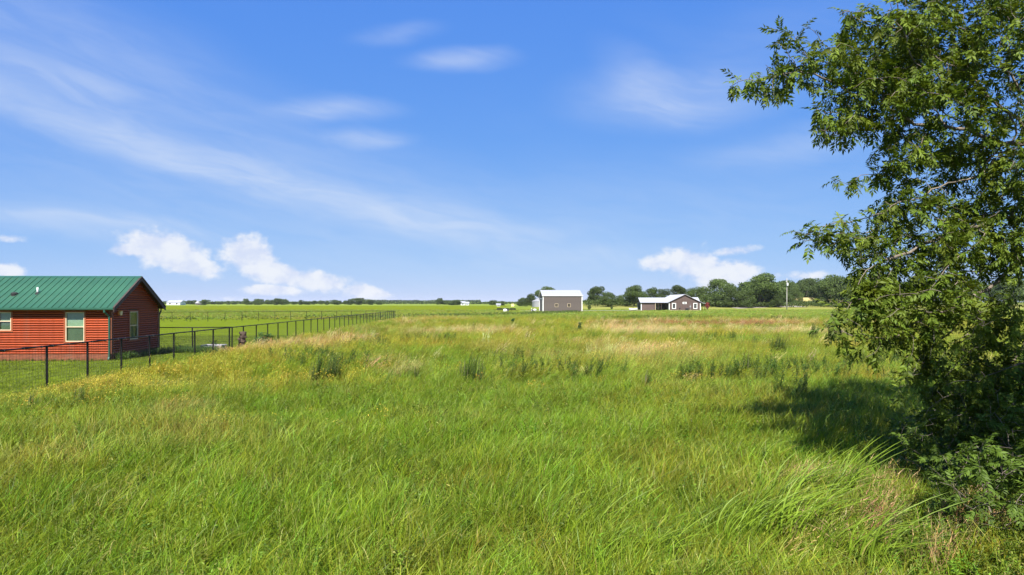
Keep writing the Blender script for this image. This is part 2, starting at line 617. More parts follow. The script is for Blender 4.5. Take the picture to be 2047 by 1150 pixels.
# ellipses of differing growth, given by the pixel they show at: centre, half width, half height, colour, strength
PATCH = [(250, 775, 300, 26, YELLOW, .8), (470, 735, 130, 18, YELLOW, .75), (560, 705, 110, 12, STRAW, .7), (620, 700, 140, 14, STRAW, .65), (690, 690, 60, 10, RUST, .45),
         (760, 735, 45, 8, STRAW, .7), (805, 755, 38, 10, PALE, .7), (640, 775, 160, 14, YELLOW, .55), (480, 790, 160, 14, YELLOW, .4), (330, 780, 80, 7, STRAW, .5),
         (880, 673, 130, 6, STRAW, .85), (950, 670, 120, 5, PALE, .6), (830, 652, 70, 3, RUST, .45), (850, 640, 90, 3, STRAW, .6), (960, 645, 200, 3, YELLOW, .6),
         (1240, 668, 110, 9, PALE, .95), (1330, 672, 90, 7, PALE, .8), (1520, 668, 110, 6, PALE, .8), (1640, 672, 70, 7, PALE, .7), (1400, 668, 90, 5, STRAW, .8), (1300, 662, 130, 3, STRAW, .8),
         (1380, 653, 130, 5, RUST, .9), (1520, 653, 130, 5.5, RUST, .95), (1250, 652, 100, 4, RUST, .6), (1450, 645, 260, 2.0, STRAW, .65),
         (1250, 715, 110, 7, PALE, .7), (1300, 718, 80, 5, STRAW, .7), (1180, 700, 120, 8, STRAW, .5), (1000, 705, 130, 8, STRAW, .35), (760, 665, 80, 5, STRAW, .5), (1060, 652, 160, 2.5, YELLOW, .5),
         (1650, 735, 120, 6, YELLOW, .5), (1720, 768, 130, 6, YELLOW, .85), (1500, 765, 140, 6, YELLOW, .5), (1420, 705, 160, 8, OLIVE, .5), (1330, 690, 160, 6, YELLOW, .45),
         (1050, 755, 130, 12, YELLOW, .4), (940, 1000, 160, 30, OLIVE, .2), (280, 870, 260, 30, OLIVE, .6), (430, 900, 200, 30, STRAW, .22), (620, 880, 140, 20, OLIVE, .4), (880, 850, 120, 16, STRAW, .3),
         (1450, 690, 130, 4, LUSH, .6), (950, 690, 130, 6, LUSH, .5), (1300, 770, 220, 22, LUSH, .3), (1100, 900, 400, 50, LUSH, .2),
         (1500, 690, 60, 4, LUSH, .6), (1230, 640, 170, 3, WEED, .5), (1390, 634, 150, 2, WEED, .45), (1560, 638, 80, 2, WEED, .5), (880, 652, 120, 3, LUSH, .5)]


def growth(x, y):
    """colour of the growth at each point (n,3)"""
    x = np.asarray(x, float)
    y = np.asarray(y, float)
    n = x.size
    c = np.tile(GREEN, (n, 1))

    def blend(f, k):
        f = np.clip(f, 0, 1)[:, None]
        c[:] = c * (1 - f) + k * f
    far = sstep(15, 42, y) * (1 - .75 * sstep(95, 125, y))
    n1 = fbm(x / 7, y / 11, 3)
    n2 = fbm(x / 4, y / 6, 11)
    n3 = fbm(x / 14, y / 16, 21)
    blend(sstep(.42, .62, n1) * .8, OLIVE)
    blend(sstep(.5, .68, n3) * .6, LUSH)
    blend(.27 + far * .4, OLIVE)
    blend((.3 + .7 * far) * sstep(.46, .66, n2) * .6, YELLOW)
    blend(far * sstep(.57, .72, n1) * .3, STRAW)
    blend((1 - far) * sstep(.6, .75, n2) * .3, STRAW)
    c *= (.78 + .44 * fbm(x / 1.3, y / 1.6, 91))[:, None]
    for (px, py, rx, ry, k, s) in sorted(PATCH, key=lambda t: t[4] is RUST):
        X, Y = gnd(px, py)
        ax, ay = rx * Y / FPX, ry * Y * Y / (FPX * CAMH)
        wob = (fbm(x / (ax * .35), y / (ay * .7), 31) - .5) * 1.3
        dd = np.sqrt(((x - X) / ax) ** 2 + ((y - Y) / ay) ** 2) + wob
        blend(sstep(1.1, .45, dd) * s * (.5 if k is STRAW or k is PALE else 1.0 if k is RUST else .8), k)
    blend(sstep(112, 150, y) * (.55 + .5 * (n3 - .5)), np.array((.15, .215, .030)))
    return c


# ------------------------------------------------------------------ the ground
def grid_sheet(name, xs_of, ys, nx, mat_, colour, dz, kind='structure'):
    V, Cc, Q = [], [], []
    for j, y in enumerate(ys):
        x = xs_of(y, nx)
        yy = np.full(nx, y)
        V.append(np.stack([x, yy, gz(x, yy) + dz], 1))
    V = np.concatenate(V)
    ny = len(ys)
    i = np.arange(ny - 1)[:, None] * nx + np.arange(nx - 1)[None, :]
    Q = np.stack([i, i + 1, i + nx + 1, i + nx], -1).reshape(-1, 4)
    me = np_mesh(name, V, Q, smooth=True)
    if colour is not None:
        c = colour(V[:, 0], V[:, 1])
        set_attr(me, 'tint', np.concatenate([c, np.ones((len(c), 1))], 1), 'FLOAT_COLOR')
    o = link(name, me, mat_)
    o['kind'] = kind
    return o


ys_near = np.concatenate([np.linspace(-40, 4, 12), np.geomspace(5, 420, 260), np.geomspace(440, 5000, 40)])


def meadow_colour(x, y):
    c = growth(x, y)
    c = c * np.where(y < 120, .6, .85)[:, None]
    f = sstep(300, 420, y)[:, None]
    far = np.array((.155, .20, .035)) * (.8 + .5 * fbm(x / 160, y / 60, 5))[:, None]
    c = c * (1 - f) + far * f
    tan = np.exp(-((x - 152) / 22) ** 2 - ((y - 350) / 22) ** 2)[:, None]
    hay = (sstep(0, 25, x) * sstep(262, 290, y) * (1 - sstep(360, 420, y)) * .65)[:, None]
    c = c * (1 - hay) + np.array((.26, .24, .075)) * hay
    return c * (1 - tan) + np.array((.5, .40, .17)) * tan


grid_sheet('ground', lambda y, n: np.linspace(-1, 1, n) * max(60, 1.35 * y + 40) + 0.0, ys_near, 300, ground_mat('meadow_soil', True, var=.28, fine=1.6), meadow_colour, 0.0)


def lawn_xs(y, n):
    return np.linspace(-90, fence_x(y) - .05, n)


def back_fence_y(x):
    return 117.0 + (x + 20.0) * 0.53


LAWN = np.array((.118, .158, .013))
lw = grid_sheet('lawn', lawn_xs, np.geomspace(12, 117, 80), 60, ground_mat('mown_lawn', False, tuple(LAWN), .22, 3.0, .7, (.05, .5, 1)), None, 0.03)


def field_xs(y, n):
    return np.linspace(-max(150, 1.2 * y), -16 + 0.03 * y, n)


grid_sheet('crop_field', field_xs, np.concatenate([np.geomspace(118.5, 560, 50)]), 50, ground_mat('green_crop', False, (.125, .155, .010), .2, .7, .5, (.01, .12, 1)), None, 0.02)

# gravel drives far away
def strip(name, pts, w, label=None):
    m = MB()
    fine = []
    for (a, b) in zip(pts[:-1], pts[1:]):
        fine += [(a[0] + (b[0] - a[0]) * t / 12, a[1] + (b[1] - a[1]) * t / 12) for t in range(12)]
    fine.append(pts[-1])
    for (a, b) in zip(fine[:-1], fine[1:]):
        for q in range(6):
            u0, u1 = -w + 2 * w * q / 6, -w + 2 * w * (q + 1) / 6
            m.poly([(p[0], p[1] + u, float(gz(p[0], p[1] + u)) + .09) for p, u in ((a, u0), (b, u0), (b, u1), (a, u1))])
    o = m.build(name, M_GRAVEL)
    o['kind'] = 'structure'
    return o


strip('gravel_drive', [(at(1040, 222), 222.5), (at(1085, 232), 233), (at(1170, 232), 233), (at(1215, 236), 236), (at(1285, 240), 239.5)], 3.0)
strip('gravel_road', [(at(1468, 285), 285), (at(1500, 290), 292), (at(1545, 297), 299), (at(1606, 300), 300)], 5.5)


# ------------------------------------------------------------------ log cabin with green roof
def log_cabin():
    H = empty('log_cabin', (-20.38, 34.7, 0), math.atan(.0443), 'red stained log cabin with green metal roof behind the fence', 'house')
    L, D, EZ, RZ = 13.0, 5.0, 2.70, 4.36          # length, depth, eave height, ridge height
    OH, OG = 0.30, 0.30                           # overhang at eaves, at gables
    pit, z0 = 0.119, 0.36
    slope = (RZ - EZ) / (D / 2 + OH)

    # inner walls (the sheathing behind the log siding)
    gv = [(0.06, 0), (D - .06, 0), (D - .06, EZ - .1), (D / 2, RZ - .24), (.06, EZ - .1)]
    MB().prism(gv, -L + .06, -.06, 'x').build('wall_core', M_FASCIA, H)

    # log profile: a half round facing out
    def log_mesh(name, length, axis):
        ring = [(.02, 0.004), (-.030, .014), (-.054, .036), (-.060, .06), (-.054, .082), (-.030, .101), (.02, .112), (.05, .112), (.05, .004)]
        if axis == 'x':                            # along x, facing -y
            return MB().prism([(a, b) for a, b in ring], -length, 0, 'x').mesh(name)
        return MB().prism([(-a, b) for a, b in ring], 0, length, 'y').mesh(name)   # along y, facing +x

    def log_row(xa, xb, z):
        o = link('log_board', log_mesh('log_board', xb - xa, 'x'), M_LOG, H, (xb, 0, z))
        return o
    W = [(-5.58, -4.80, 1.50, 2.56), (-2.30, -1.21, .92, 2.56)]      # casings of the two front windows (x0,x1,z0,z1)
    W.append((-10.3, -9.2, .92, 2.56))
    nrow = 19
    for r in range(nrow):
        z = z0 + r * pit
        cuts = sorted([(a, b) for (a, b, c, d) in W if c < z + pit * .6 and d > z + pit * .4])
        x = -L
        for (a, b) in cuts:
            log_row(x, a, z)
            x = b
        log_row(x, -.10, z)
    # gable logs, right end, and the same on the left end
    GW = (1.68, 2.72, .92, 2.56)
    zt = z0
    while zt < RZ - .35:
        lo = 0.0 if zt + pit < EZ else (zt + pit - EZ + .02) / slope - OH + .0
        lo = max(.10, lo + .02)
        hi = D - lo
        segs = [(lo, hi)]
        if GW[2] < zt + pit * .6 and GW[3] > zt + pit * .4:
            segs = [(lo, GW[0]), (GW[1], hi)]
        for (a, b) in segs:
            if b - a > .1:
                link('log_board', log_mesh('log_board', b - a, 'y'), M_LOG, H, (0, a, zt))
        o = link('log_board', log_mesh('log_board', hi - lo, 'y'), M_LOG, H, (-L, hi, zt), math.pi)
        zt += pit
    for r in range(nrow):
        link('log_board', log_mesh('log_board', L - .1, 'x'), M_LOG, H, (-L + .05, D, z0 + r * pit), math.pi)
    # skirting
    m = MB().box(-L, 0.005, -.02, D + .02, 0, z0 - .004)
    m.build('skirting', M_SKIRT, H)
    # corner boards
    for (x0, x1, y0, y1) in ((-.10, .065, -.062, .095), (-.10, .065, D - .10, D + .062), (-L - .06, -L + .1, -.062, .1)):
        MB().box(x0, x1, y0, y1, z0, EZ - .06).build('corner_board', M_SKIRT, H, bevel=.006)
    # frieze board under the eave
    MB().box(-L, -.10, -.058, .02, z0 + nrow * pit, EZ + .02).build('frieze_board', M_FASCIA, H)

    # windows: casing, sash, pane, blind
    def window(xc, zc, w, h, face, blind_split):
        P = link('window', MB().box(-w / 2 + .04, w / 2 - .04, .05, .06, -h / 2 + .04, h / 2 - .04).mesh('window'), M_BLINDG, H)
        if face == 'front':
            P.location = (xc, 0, zc)
        else:
            P.location = (0, xc, zc)
            P.rotation_euler = (0, 0, R(90))
        c = MB()
        t = .085
        c.box(-w / 2 - t, -w / 2, -.066, .05, -h / 2 - t, h / 2 + t)
        c.box(w / 2, w / 2 + t, -.066, .05, -h / 2 - t, h / 2 + t)
        c.box(-w / 2, w / 2, -.064, .05, h / 2, h / 2 + t)
        c.box(-w / 2, w / 2, -.064, .05, -h / 2 - t, -h / 2)
        c.build('casing', M_CASING, P)
        f = MB()
        t = .045
        f.box(-w / 2, -w / 2 + t, -.052, .03, -h / 2, h / 2)
        f.box(w / 2 - t, w / 2, -.052, .03, -h / 2, h / 2)
        f.box(-w / 2 + t, w / 2 - t, -.050, .03, h / 2 - t, h / 2)
        f.box(-w / 2 + t, w / 2 - t, -.050, .03, -h / 2, -h / 2 + t)
        f.box(-w / 2 + t, w / 2 - t, -.045, .025, -.022, .022)
        f.build('sash', M_VINYL, P)
        for (a, b) in ((-h / 2 + t, -.022), (.022, h / 2 - t)):
            MB().box(-w / 2 + t, w / 2 - t, -.022, -.018, a, b).build('pane', M_GLASS, P)
        if blind_split is not None:
            MB().box(-w / 2 + t + .01, w / 2 - t - .01, .03, .04, blind_split, h / 2 - t).build('blind', M_BLIND, P)
            MB().box(-w / 2 + t + .06, w / 2 - t - .01, .012, .02, -h / 2 + t + .02, blind_split).build('insect_screen', M_BLINDG, P)
        return P
    window(-5.19, 2.03, .62, .93, 'front', -.03)
    window(-1.755, 1.74, .93, 1.50, 'front', -.03)
    window(-9.75, 1.74, .93, 1.50, 'front', -.03)
    window(2.2, 1.74, .88, 1.50, 'side', None)

    # roof: panels with a standing rib each, both slopes
    sl_len = math.hypot(D / 2 + OH, RZ - EZ)
    pw = .335
    n = int((L + 2 * OG) / pw)
    pw = (L + 2 * OG) / n
    a = math.atan(slope)
    th = .035
    # panel in a local frame: x across, y up the slope, z normal
    ring = [(0, 0), (0, .028), (.010, .060), (.030, .060), (.040, .028), (pw * .5, .024), (pw, .028), (pw, 0)]
    pm = MB().prism(ring, 0, sl_len + .02, 'y').mesh('roof_panel')
    RF = link('roof', MB().prism([(-OH, EZ - .02), (D / 2, RZ - .02), (D + OH, EZ - .02), (D + OH, EZ - .10), (D / 2, RZ - .12), (-OH, EZ - .10)], -L - OG + .02, OG - .02, 'x').mesh('roof'), M_FASCIA, H)
    for i in range(n):
        o = link('roof_panel', pm, M_GREEN, RF, (-L - OG + i * pw, -OH - .03, EZ - .018))
        o.rotation_euler = (a, 0, 0)
        o = link('roof_panel', pm, M_GREEN, RF, (-L - OG + (i + 1) * pw, D + OH + .03, EZ - .018))
        o.rotation_euler = (a, 0, math.pi)
    cx = RZ + .045
    MB().prism([(D / 2 - .16, cx - .085), (D / 2, cx + .012), (D / 2 + .16, cx - .085), (D / 2 + .16, cx - .10), (D / 2, cx), (D / 2 - .16, cx - .10)], -L - OG - .01, OG + .01, 'x').build('ridge_cap', M_GREEN2, RF)
    # barge boards on both gables
    for x0 in (OG - .02, -L - OG - .02):
        for s in (0, 1):
            yy = lambda q: q if s == 0 else D - q
            MB().prism([(yy(-OH - .02), EZ + .0), (yy(D / 2), RZ + .0), (yy(D / 2), RZ - .20), (yy(-OH - .02), EZ - .20)], x0, x0 + .04, 'x').build('barge_board', M_FASCIA, RF)
            MB().prism([(yy(-OH - .03), EZ + .045), (yy(D / 2), RZ + .045), (yy(D / 2), RZ + .004), (yy(-OH - .03), EZ + .004)], x0 - .02, x0 + .065, 'x').build('rake_trim', M_FASCIA, RF)
    # gutter and downspout
    MB().prism([(-OH - .15, EZ + .02), (-OH - .145, EZ - .07), (-OH - .11, EZ - .11), (-OH - .03, EZ - .11), (-OH - .03, EZ + .02), (-OH - .045, EZ + .02), (-OH - .05, EZ - .09), (-OH - .13, EZ - .09)], -L - OG, OG - .03, 'x').build('gutter', M_GREEN2, H)
    ds = MB().tube([(-.12, -OH - .09, EZ - .10), (-.12, -OH - .09, EZ - .20), (-.05, -.13, EZ - .42), (-.03, -.115, EZ - .55), (-.03, -.115, .22), (-.03, -.2, .08)], [.05] * 6, 8)
    ds.build('downspout', M_GREEN2, H)
    MB().tube([(.02, D + OH + .08, EZ - .1), (.02, D + OH + .08, EZ - .22), (.02, D + .13, EZ - .45), (.02, D + .13, .2)], .045, 8).build('downspout', M_FASCIA, H)
    # things on the roof
    zr = lambda y: EZ + (y + OH) * slope
    v = MB().lathe([(.001, .0), (.045, 0), (.045, .34), (.038, .34), (.038, .30)], (-4.20, .92, zr(.92)), 12).build('vent_pipe', M_WHITE, RF, smooth=True)
    MB().lathe([(.13, -.06), (.12, .02), (.06, .09), (.046, .09)], (-4.20, .92, zr(.92)), 12).build('flashing', M_RUBBER, v)
    MB().lathe([(.15, -.05), (.15, .05), (.17, .06), (.17, .10), (.10, .15), (.001, .16)], (-5.28, .80, zr(.80)), 12).build('roof_vent', M_RUBBER, RF)
    # lantern on the gable wall
    LN = link('wall_lantern', MB().box(0.05, .075, .55, .73, 2.34, 2.60).mesh('wall_lantern'), M_COPPER, H)
    MB().lathe([(.02, .30), (.10, .24), (.105, .22)], (.17, .64, 2.30), 8).build('lantern_cap', M_COPPER, LN)
    MB().lathe([(.085, .22), (.06, .02), (.02, 0)], (.17, .64, 2.30), 8).build('lamp_glass', M_CREAM, LN)
    MB().tube([(.05, .64, 2.52), (.12, .64, 2.58), (.17, .64, 2.58)], .012, 6).build('bracket', M_COPPER, LN)
    return H


log_cabin()


# ------------------------------------------------------------------ fences
def fence(name, p0, p1, label, first=0.0, spacing=2.4, ht=1.47, wires=True, rail_r=.028, post_w=.06, zfun=None):
    p0, p1 = np.array(p0, float), np.array(p1, float)
    Ltot = np.linalg.norm(p1 - p0)
    d = (p1 - p0) / Ltot
    rz = math.atan2(d[1], d[0])
    E = empty(name, (p0[0], p0[1], 0), rz, label, 'fence')
    n = int(Ltot / spacing + .5)
    sp = Ltot / n
    w = post_w / 2
    pm = MB().box(-w, w, -w, w, -.2, ht - .01).box(-w - .006, w + .006, -w - .006, w + .006, ht - .011, ht + .012).mesh('post', .004)
    for i in range(n + 1):
        o = link('post', pm, M_BLACK, E, (i * sp, 0, 0))
        o.rotation_euler = (R(rs.uniform(-.5, .5)), R(rs.uniform(-.5, .5)), 0)
    # top rail sits on the posts, slightly wavy from post to post
    path = [(i * sp, 0, ht + .02 + rs.uniform(-.008, .008)) for i in range(n + 1)]
    MB().tube(path, rail_r, 6).build('top_rail', M_BLACK, E, smooth=True)
    if wires:
        m = MB()
        q = .0019
        for z in np.arange(.12, ht - .03, .105):
            for i in range(n):
                a = path[i][2] - ht - .02
                m.prism([(-q - .034, z - q), (q - .034, z - q), (q - .034, z + q), (-q - .034, z + q)], i * sp, (i + 1) * sp, 'x')
        for x in np.arange(.05, Ltot, .155):
            m.prism([(x - q, -q - .034), (x + q, -q - .034), (x + q, q - .034), (x - q, q - .034)], .1, ht - .02)
        o = m.build('wire_mesh', M_GALV, E)
        o['kind'] = 'stuff'
        cl = MB()
        for i in range(n):
            for fx in (0.12, .5, .88):
                x = (i + fx) * sp
                cl.box(x - .012, x + .012, -.042, .034, ht - .016, ht + .056)
        o = cl.build('rail_clamp', M_GALV, E)
        o['kind'] = 'stuff'
    return E


fence('pipe_fence', (fence_x(16.1), 16.1), (fence_x(117), 117), 'long black pipe and wire fence running away along the meadow edge')
fence('pipe_fence', (fence_x(117) - .2, 116.95), (-68, 93), 'far black pipe fence crossing the back of the lawn', wires=False, rail_r=.03)
fence('pipe_fence', (-21.2, 40.25), (fence_x(40.9) - .12, 40.9), 'short black fence joining the log cabin to the long fence', spacing=2.0)


# ------------------------------------------------------------------ metal barn
def window_unit(P, name, w, h, mats, loc, rz=0, grid=True, t=.12):
    fr = MB()
    fr.box(-w / 2, -w / 2 + t, -.06, .02, -h / 2, h / 2)
    fr.box(w / 2 - t, w / 2, -.06, .02, -h / 2, h / 2)
    fr.box(-w / 2 + t, w / 2 - t, -.058, .02, h / 2 - t, h / 2)
    fr.box(-w / 2 + t, w / 2 - t, -.058, .02, -h / 2, -h / 2 + t)
    o = fr.build(name, mats[0], P, loc, rz)
    MB().box(-w / 2 + t, w / 2 - t, -.012, .015, -h / 2 + t, h / 2 - t).build('pane', mats[1], o)
    if grid:
        MB().box(-.012, .012, -.03, -.013, -h / 2 + t, h / 2 - t).box(-w / 2 + t, -.012, -.03, -.013, -.012, .012).box(.012, w / 2 - t, -.03, -.013, -.012, .012).build('muntin', mats[0], o)
    return o


def siding(x0, x1, ztop, pitch=.3, rib=.025):
    """ribbed sheet ring seen from above (x,y): flat with raised ribs toward -y"""
    pts = []
    x = x0
    while x < x1 - 1e-6:
        e = min(x + pitch, x1)
        pts += [(x, 0), (x + .02, -rib), (x + .06, -rib), (x + .08, 0)]
        x = e
    pts.append((x1, 0))
    return pts


def barn():
    a = R(2.3)
    B = empty('metal_barn', (9.84, 217, 0), a, 'taupe metal barn with white roof in the distance', 'barn')
    W, D, EZ, RZ = 12.5, 14.0, 5.02, 6.86
    body = MB()
    body.prism([(0, 0), (D, 0), (D, EZ), (D / 2, RZ - .06), (0, EZ)], 0.02, W, 'x')
    body.build('wall', M_TAUPE, B)
    # ribbed sheets on the front wall, each sheet a part
    n = 14
    pw = (W - .3) / n
    pts = siding(0, pw - .012, 0, .29)
    sm = MB().prism(pts + [(pw - .012, .01), (0, .01)], .12, EZ - .12).mesh('siding_panel')
    for i in range(n):
        link('siding_panel', sm, M_TAUPE, B, (.15 + i * pw, -.03, 0))
    pts2 = siding(0, 3.4, 0, .29)
    # roof sheets
    sl = math.hypot(D / 2 + .3, RZ - EZ)
    an = math.atan2(RZ - EZ, D / 2 + .3)
    ns = 14
    rw = (W + .5) / ns
    rm = MB().prism([(0, 0), (0, .06), (.03, .10), (.08, .10), (.11, .06), (rw, .06), (rw, 0)], 0, sl + .02, 'y').mesh('roof_panel')
    rf = MB().prism([(-.28, EZ - .02), (D / 2, RZ), (D + .28, EZ - .02), (D + .28, EZ - .1), (D / 2, RZ - .1), (-.28, EZ - .1)], -.24, W + .24, 'x').build('roof', M_WHITE, B)
    for i in range(ns):
        o = link('roof_panel', rm, M_WROOF, rf, (-.25 + i * rw, -.3, EZ))
        o.rotation_euler = (an, 0, 0)
        o = link('roof_panel', rm, M_WROOF, rf, (-.25 + (i + 1) * rw, D + .3, EZ))
        o.rotation_euler = (an, 0, math.pi)
    # white trims
    for (x0, x1, y0, y1) in ((-.08, .17, -.09, .17), (W - .17, W + .08, -.09, .17), (-.08, .17, D - .17, D + .09), (W - .17, W + .08, D - .17, D + .09)):
        MB().box(x0, x1, y0, y1, 0, EZ - .1).build('corner_trim', M_WHITE, B)
    MB().box(.17, W - .17, -.075, .0, 0, .12).build('base_trim', M_TAUPE, B)
    MB().prism([(-.32, EZ + .1), (-.32, EZ - .12), (-.29, EZ - .12), (-.29, EZ + .1)], -.26, W + .26, 'x').build('eave_trim', M_WHITE, rf)
    for s in (0, 1):
        yy = lambda q: q if s == 0 else D - q
        MB().prism([(yy(-.3), EZ + .1), (yy(D / 2), RZ + .12), (yy(D / 2), RZ - .12), (yy(-.3), EZ - .12)], -.30, -.26, 'x').build('rake_trim', M_WHITE, rf)
    for x in ((1112.45 - CX) / FPX * 217 - 9.84, (1137.85 - CX) / FPX * 217 - 9.84):
        window_unit(B, 'window', 1.05, 1.05, (M_VINYL, M_DGLASS), (x, -.06, 1.95), t=.085)
    # big door on the left end: dark sheet painted as the shade inside
    dr = MB().box(-.03, .03, 2.5, 11.5, .05, 3.95).build('door_shade_sheet', M_DARKIN, B)
    MB().box(-.10, -.035, 2.2, 11.8, 3.95, 4.2).build('door_header', M_WHITE, B)
    MB().box(-.10, -.035, 2.2, 2.5, 0, 3.95).build('door_jamb', M_WHITE, B)
    MB().box(-.10, -.035, 11.5, 11.8, 0, 3.95).build('door_jamb', M_WHITE, B)
    return B


barn()


def mid_house():
    P = empty('ranch_house', (55.4, 241, 0), 0, 'mauve sided ranch house with white metal roof before the dark trees', 'house')
    W, D, EZ, RZ = 11.15, 21.0, 3.0, 5.66
    MB().prism([(0.02, 0), (W, 0), (W, EZ), (W / 2, RZ - .1), (0.02, EZ)], 0, D, 'y').build('wall', M_MAUVE, P)
    n = 12
    pw = (W - .5) / n
    for i in range(n):
        x0 = .25 + i * pw
        zt = EZ + (RZ - EZ - .1) * (1 - max(abs(x0 - W / 2), abs(x0 + pw - W / 2)) / (W / 2)) - .12
        pts = siding(0, pw - .015, 0, .29, .03)
        MB().prism(pts + [(pw - .015, .01), (0, .01)], .15, zt).build('siding_panel', M_MAUVE, P, (x0, -.03, 0))
    an = math.atan2(RZ - EZ, W / 2)
    OHG, OHE = .45, .6
    rf = MB().prism([(-OHE, EZ - OHE * math.tan(an)), (W / 2, RZ), (W + OHE, EZ - OHE * math.tan(an)), (W + OHE, EZ - OHE * math.tan(an) - .12), (W / 2, RZ - .14), (-OHE, EZ - OHE * math.tan(an) - .12)], -OHG, D + .4, 'y').build('roof', M_FASCIA, P)
    sl = (W / 2 + OHE) / math.cos(an)
    ns = 22
    rw = (D + OHG + .45) / ns
    rm = MB().prism([(0, 0), (0, .05), (.03, .09), (.07, .09), (.10, .05), (rw, .05), (rw, 0)], 0, sl + .03, 'y').mesh('roof_panel')
    for i in range(ns):
        o = link('roof_panel', rm, M_WROOF, rf, (-OHE - .02, -OHG + (i + 1) * rw, EZ - OHE * math.tan(an)))
        o.rotation_euler = (an, 0, R(-90))
        o = link('roof_panel', rm, M_WROOF, rf, (W + OHE + .02, -OHG + i * rw, EZ - OHE * math.tan(an)))
        o.rotation_euler = (an, 0, R(90))
    for x in (-.04, W - .22):
        MB().box(x, x + .26, -.085, .2, 0, EZ - .15).build('corner_trim', M_WHITE, P)
    MB().box(.22, W - .22, -.08, 0, 0, .15).build('base_trim', M_VINYL, P)
    for px in (1347.2, 1389.8):
        window_unit(P, 'window', 1.42, 2.05, (M_WHITE, M_DGLASS), (at(px, 241) - 55.4, -.07, 1.62), t=.24)
    v = MB().box(-.7, .7, -.05, .02, -.36, .36).build('gable_sign', M_WHITE, P, (at(1368.4, 241) - 55.4, -.07, 2.66))  # white name sign, its marks built as plain slats
    for k in range(4):
        MB().box(-.42, .42, -.075, -.052, -.22 + k * .12, -.16 + k * .12).build('sign_bar', M_GALV, v)
    # meter box with mast
    mx = at(1379.8, 241) - 55.4
    mb = MB().box(mx - .2, mx + .2, -.2, -.03, 1.1, 1.7).build('meter_box', M_BIN, P)
    MB().tube([(mx, -.12, .0), (mx, -.12, 1.1)], .04, 6).build('conduit', M_BIN, mb)
    MB().tube([(mx, -.12, 1.7), (mx, -.12, 2.4)], .03, 6).build('conduit', M_BIN, mb)
    # left wing
    wx0, wx1, wy0, wy1 = 46.3 - 55.4, -.02, 4, 11
    we, wr = 2.95, 4.55
    MB().prism([(wy0, 0), (wy1, 0), (wy1, we), ((wy0 + wy1) / 2, wr - .1), (wy0, we)], wx0, wx0 + 4.9, 'x').build('wing_wall', M_MAUVE, P)
    g = MB().box(wx0 - .03, wx0 + .02, wy0 + 1.2, wy1 - 1.2, .05, 2.5).build('garage_shade_sheet', M_DARKIN, P)  # dark sheet on the solid wall, painted as garage shade
    MB().box(wx0 - .06, wx0 + .22, wy0 - .08, wy0 + .2, 0, we - .05).build('corner_trim', M_WHITE, P)
    MB().box(wx0 - .06, wx0 + .22, wy1 - .2, wy1 + .08, 0, we - .05).build('corner_trim', M_WHITE, P)
    an2 = math.atan2(wr - we, (wy1 - wy0) / 2)
    o2 = .45
    ym = (wy0 + wy1) / 2
    ez2 = we - o2 * math.tan(an2)
    wf = MB().prism([(wy0 - o2, ez2), (ym, wr), (wy1 + o2, ez2), (wy1 + o2, ez2 - .12), (ym, wr - .12), (wy0 - o2, ez2 - .12)], wx0 - .4, 2.6, 'x').build('wing_roof', M_FASCIA, P)
    s2 = (ym - wy0 + o2) / math.cos(an2)
    n2 = 13
    rw2 = (2.6 - wx0 + .42) / n2
    rm2 = MB().prism([(0, 0), (0, .05), (.03, .09), (.07, .09), (.10, .05), (rw2, .05), (rw2, 0)], 0, s2 + .03, 'y').mesh('roof_panel')
    for i in range(n2):
        o = link('roof_panel', rm2, M_WROOF, wf, (wx0 - .42 + i * rw2, wy0 - o2 - .02, ez2))
        o.rotation_euler = (an2, 0, 0)
        o = link('roof_panel', rm2, M_WROOF, wf, (wx0 - .42 + (i + 1) * rw2, wy1 + o2 + .02, ez2))
        o.rotation_euler = (an2, 0, math.pi)
    # porch between the wing and the gable: dark recess with posts and a door
    MB().box(wx0 + 4.9, -.02, wy0 + 2.2, wy1, 0, we - .2).build('porch_wall', M_MAUVE, P)
    for x in (wx0 + 5.0, wx0 + 6.0, -2.0):
        MB().box(x, x + .16, wy0 - .3, wy0 - .14, 0, ez2 - .1).build('porch_post', M_VINYL if x < wx0 + 5.5 else M_FASCIA, P)
    window_unit(P, 'window', 1.0, 1.5, (M_WHITE, M_DGLASS), (-2.6, wy0 + 2.13, 1.5), t=.12)
    MB().box(-1.75, -.75, wy0 + 2.08, wy0 + 2.19, .05, 2.1).build('door', M_DARKIN, P)
    # right side porch: lean-to roof, posts
    pz0, pz1 = EZ - .35, EZ - .62
    pr = MB().prism([(W + OHE - .2, pz0 + .10), (W + 2.9, pz1 + .10), (W + 2.9, pz1 - .03), (W + OHE - .2, pz0 - .03)], -.2, 11.0, 'y').build('porch_roof', M_WROOF, P)
    for y in (.0, 3.5, 7.0, 10.5):
        MB().box(W + 2.45, W + 2.62, y, y + .17, 0, pz1 - .02).build('porch_post', M_FASCIA, P)
    # cross wing ridge seen over the right slope
    MB().prism([(8, EZ - .1), (11.5, 4.75), (15, EZ - .1)], W - 3.2, W + 2.2, 'x').build('cross_roof', M_WROOF, P)
    MB().box(W, W + 1.8, 8.4, 14.6, 0, EZ - .1).build('wing_wall', M_MAUVE, P)
    return P


mid_house()


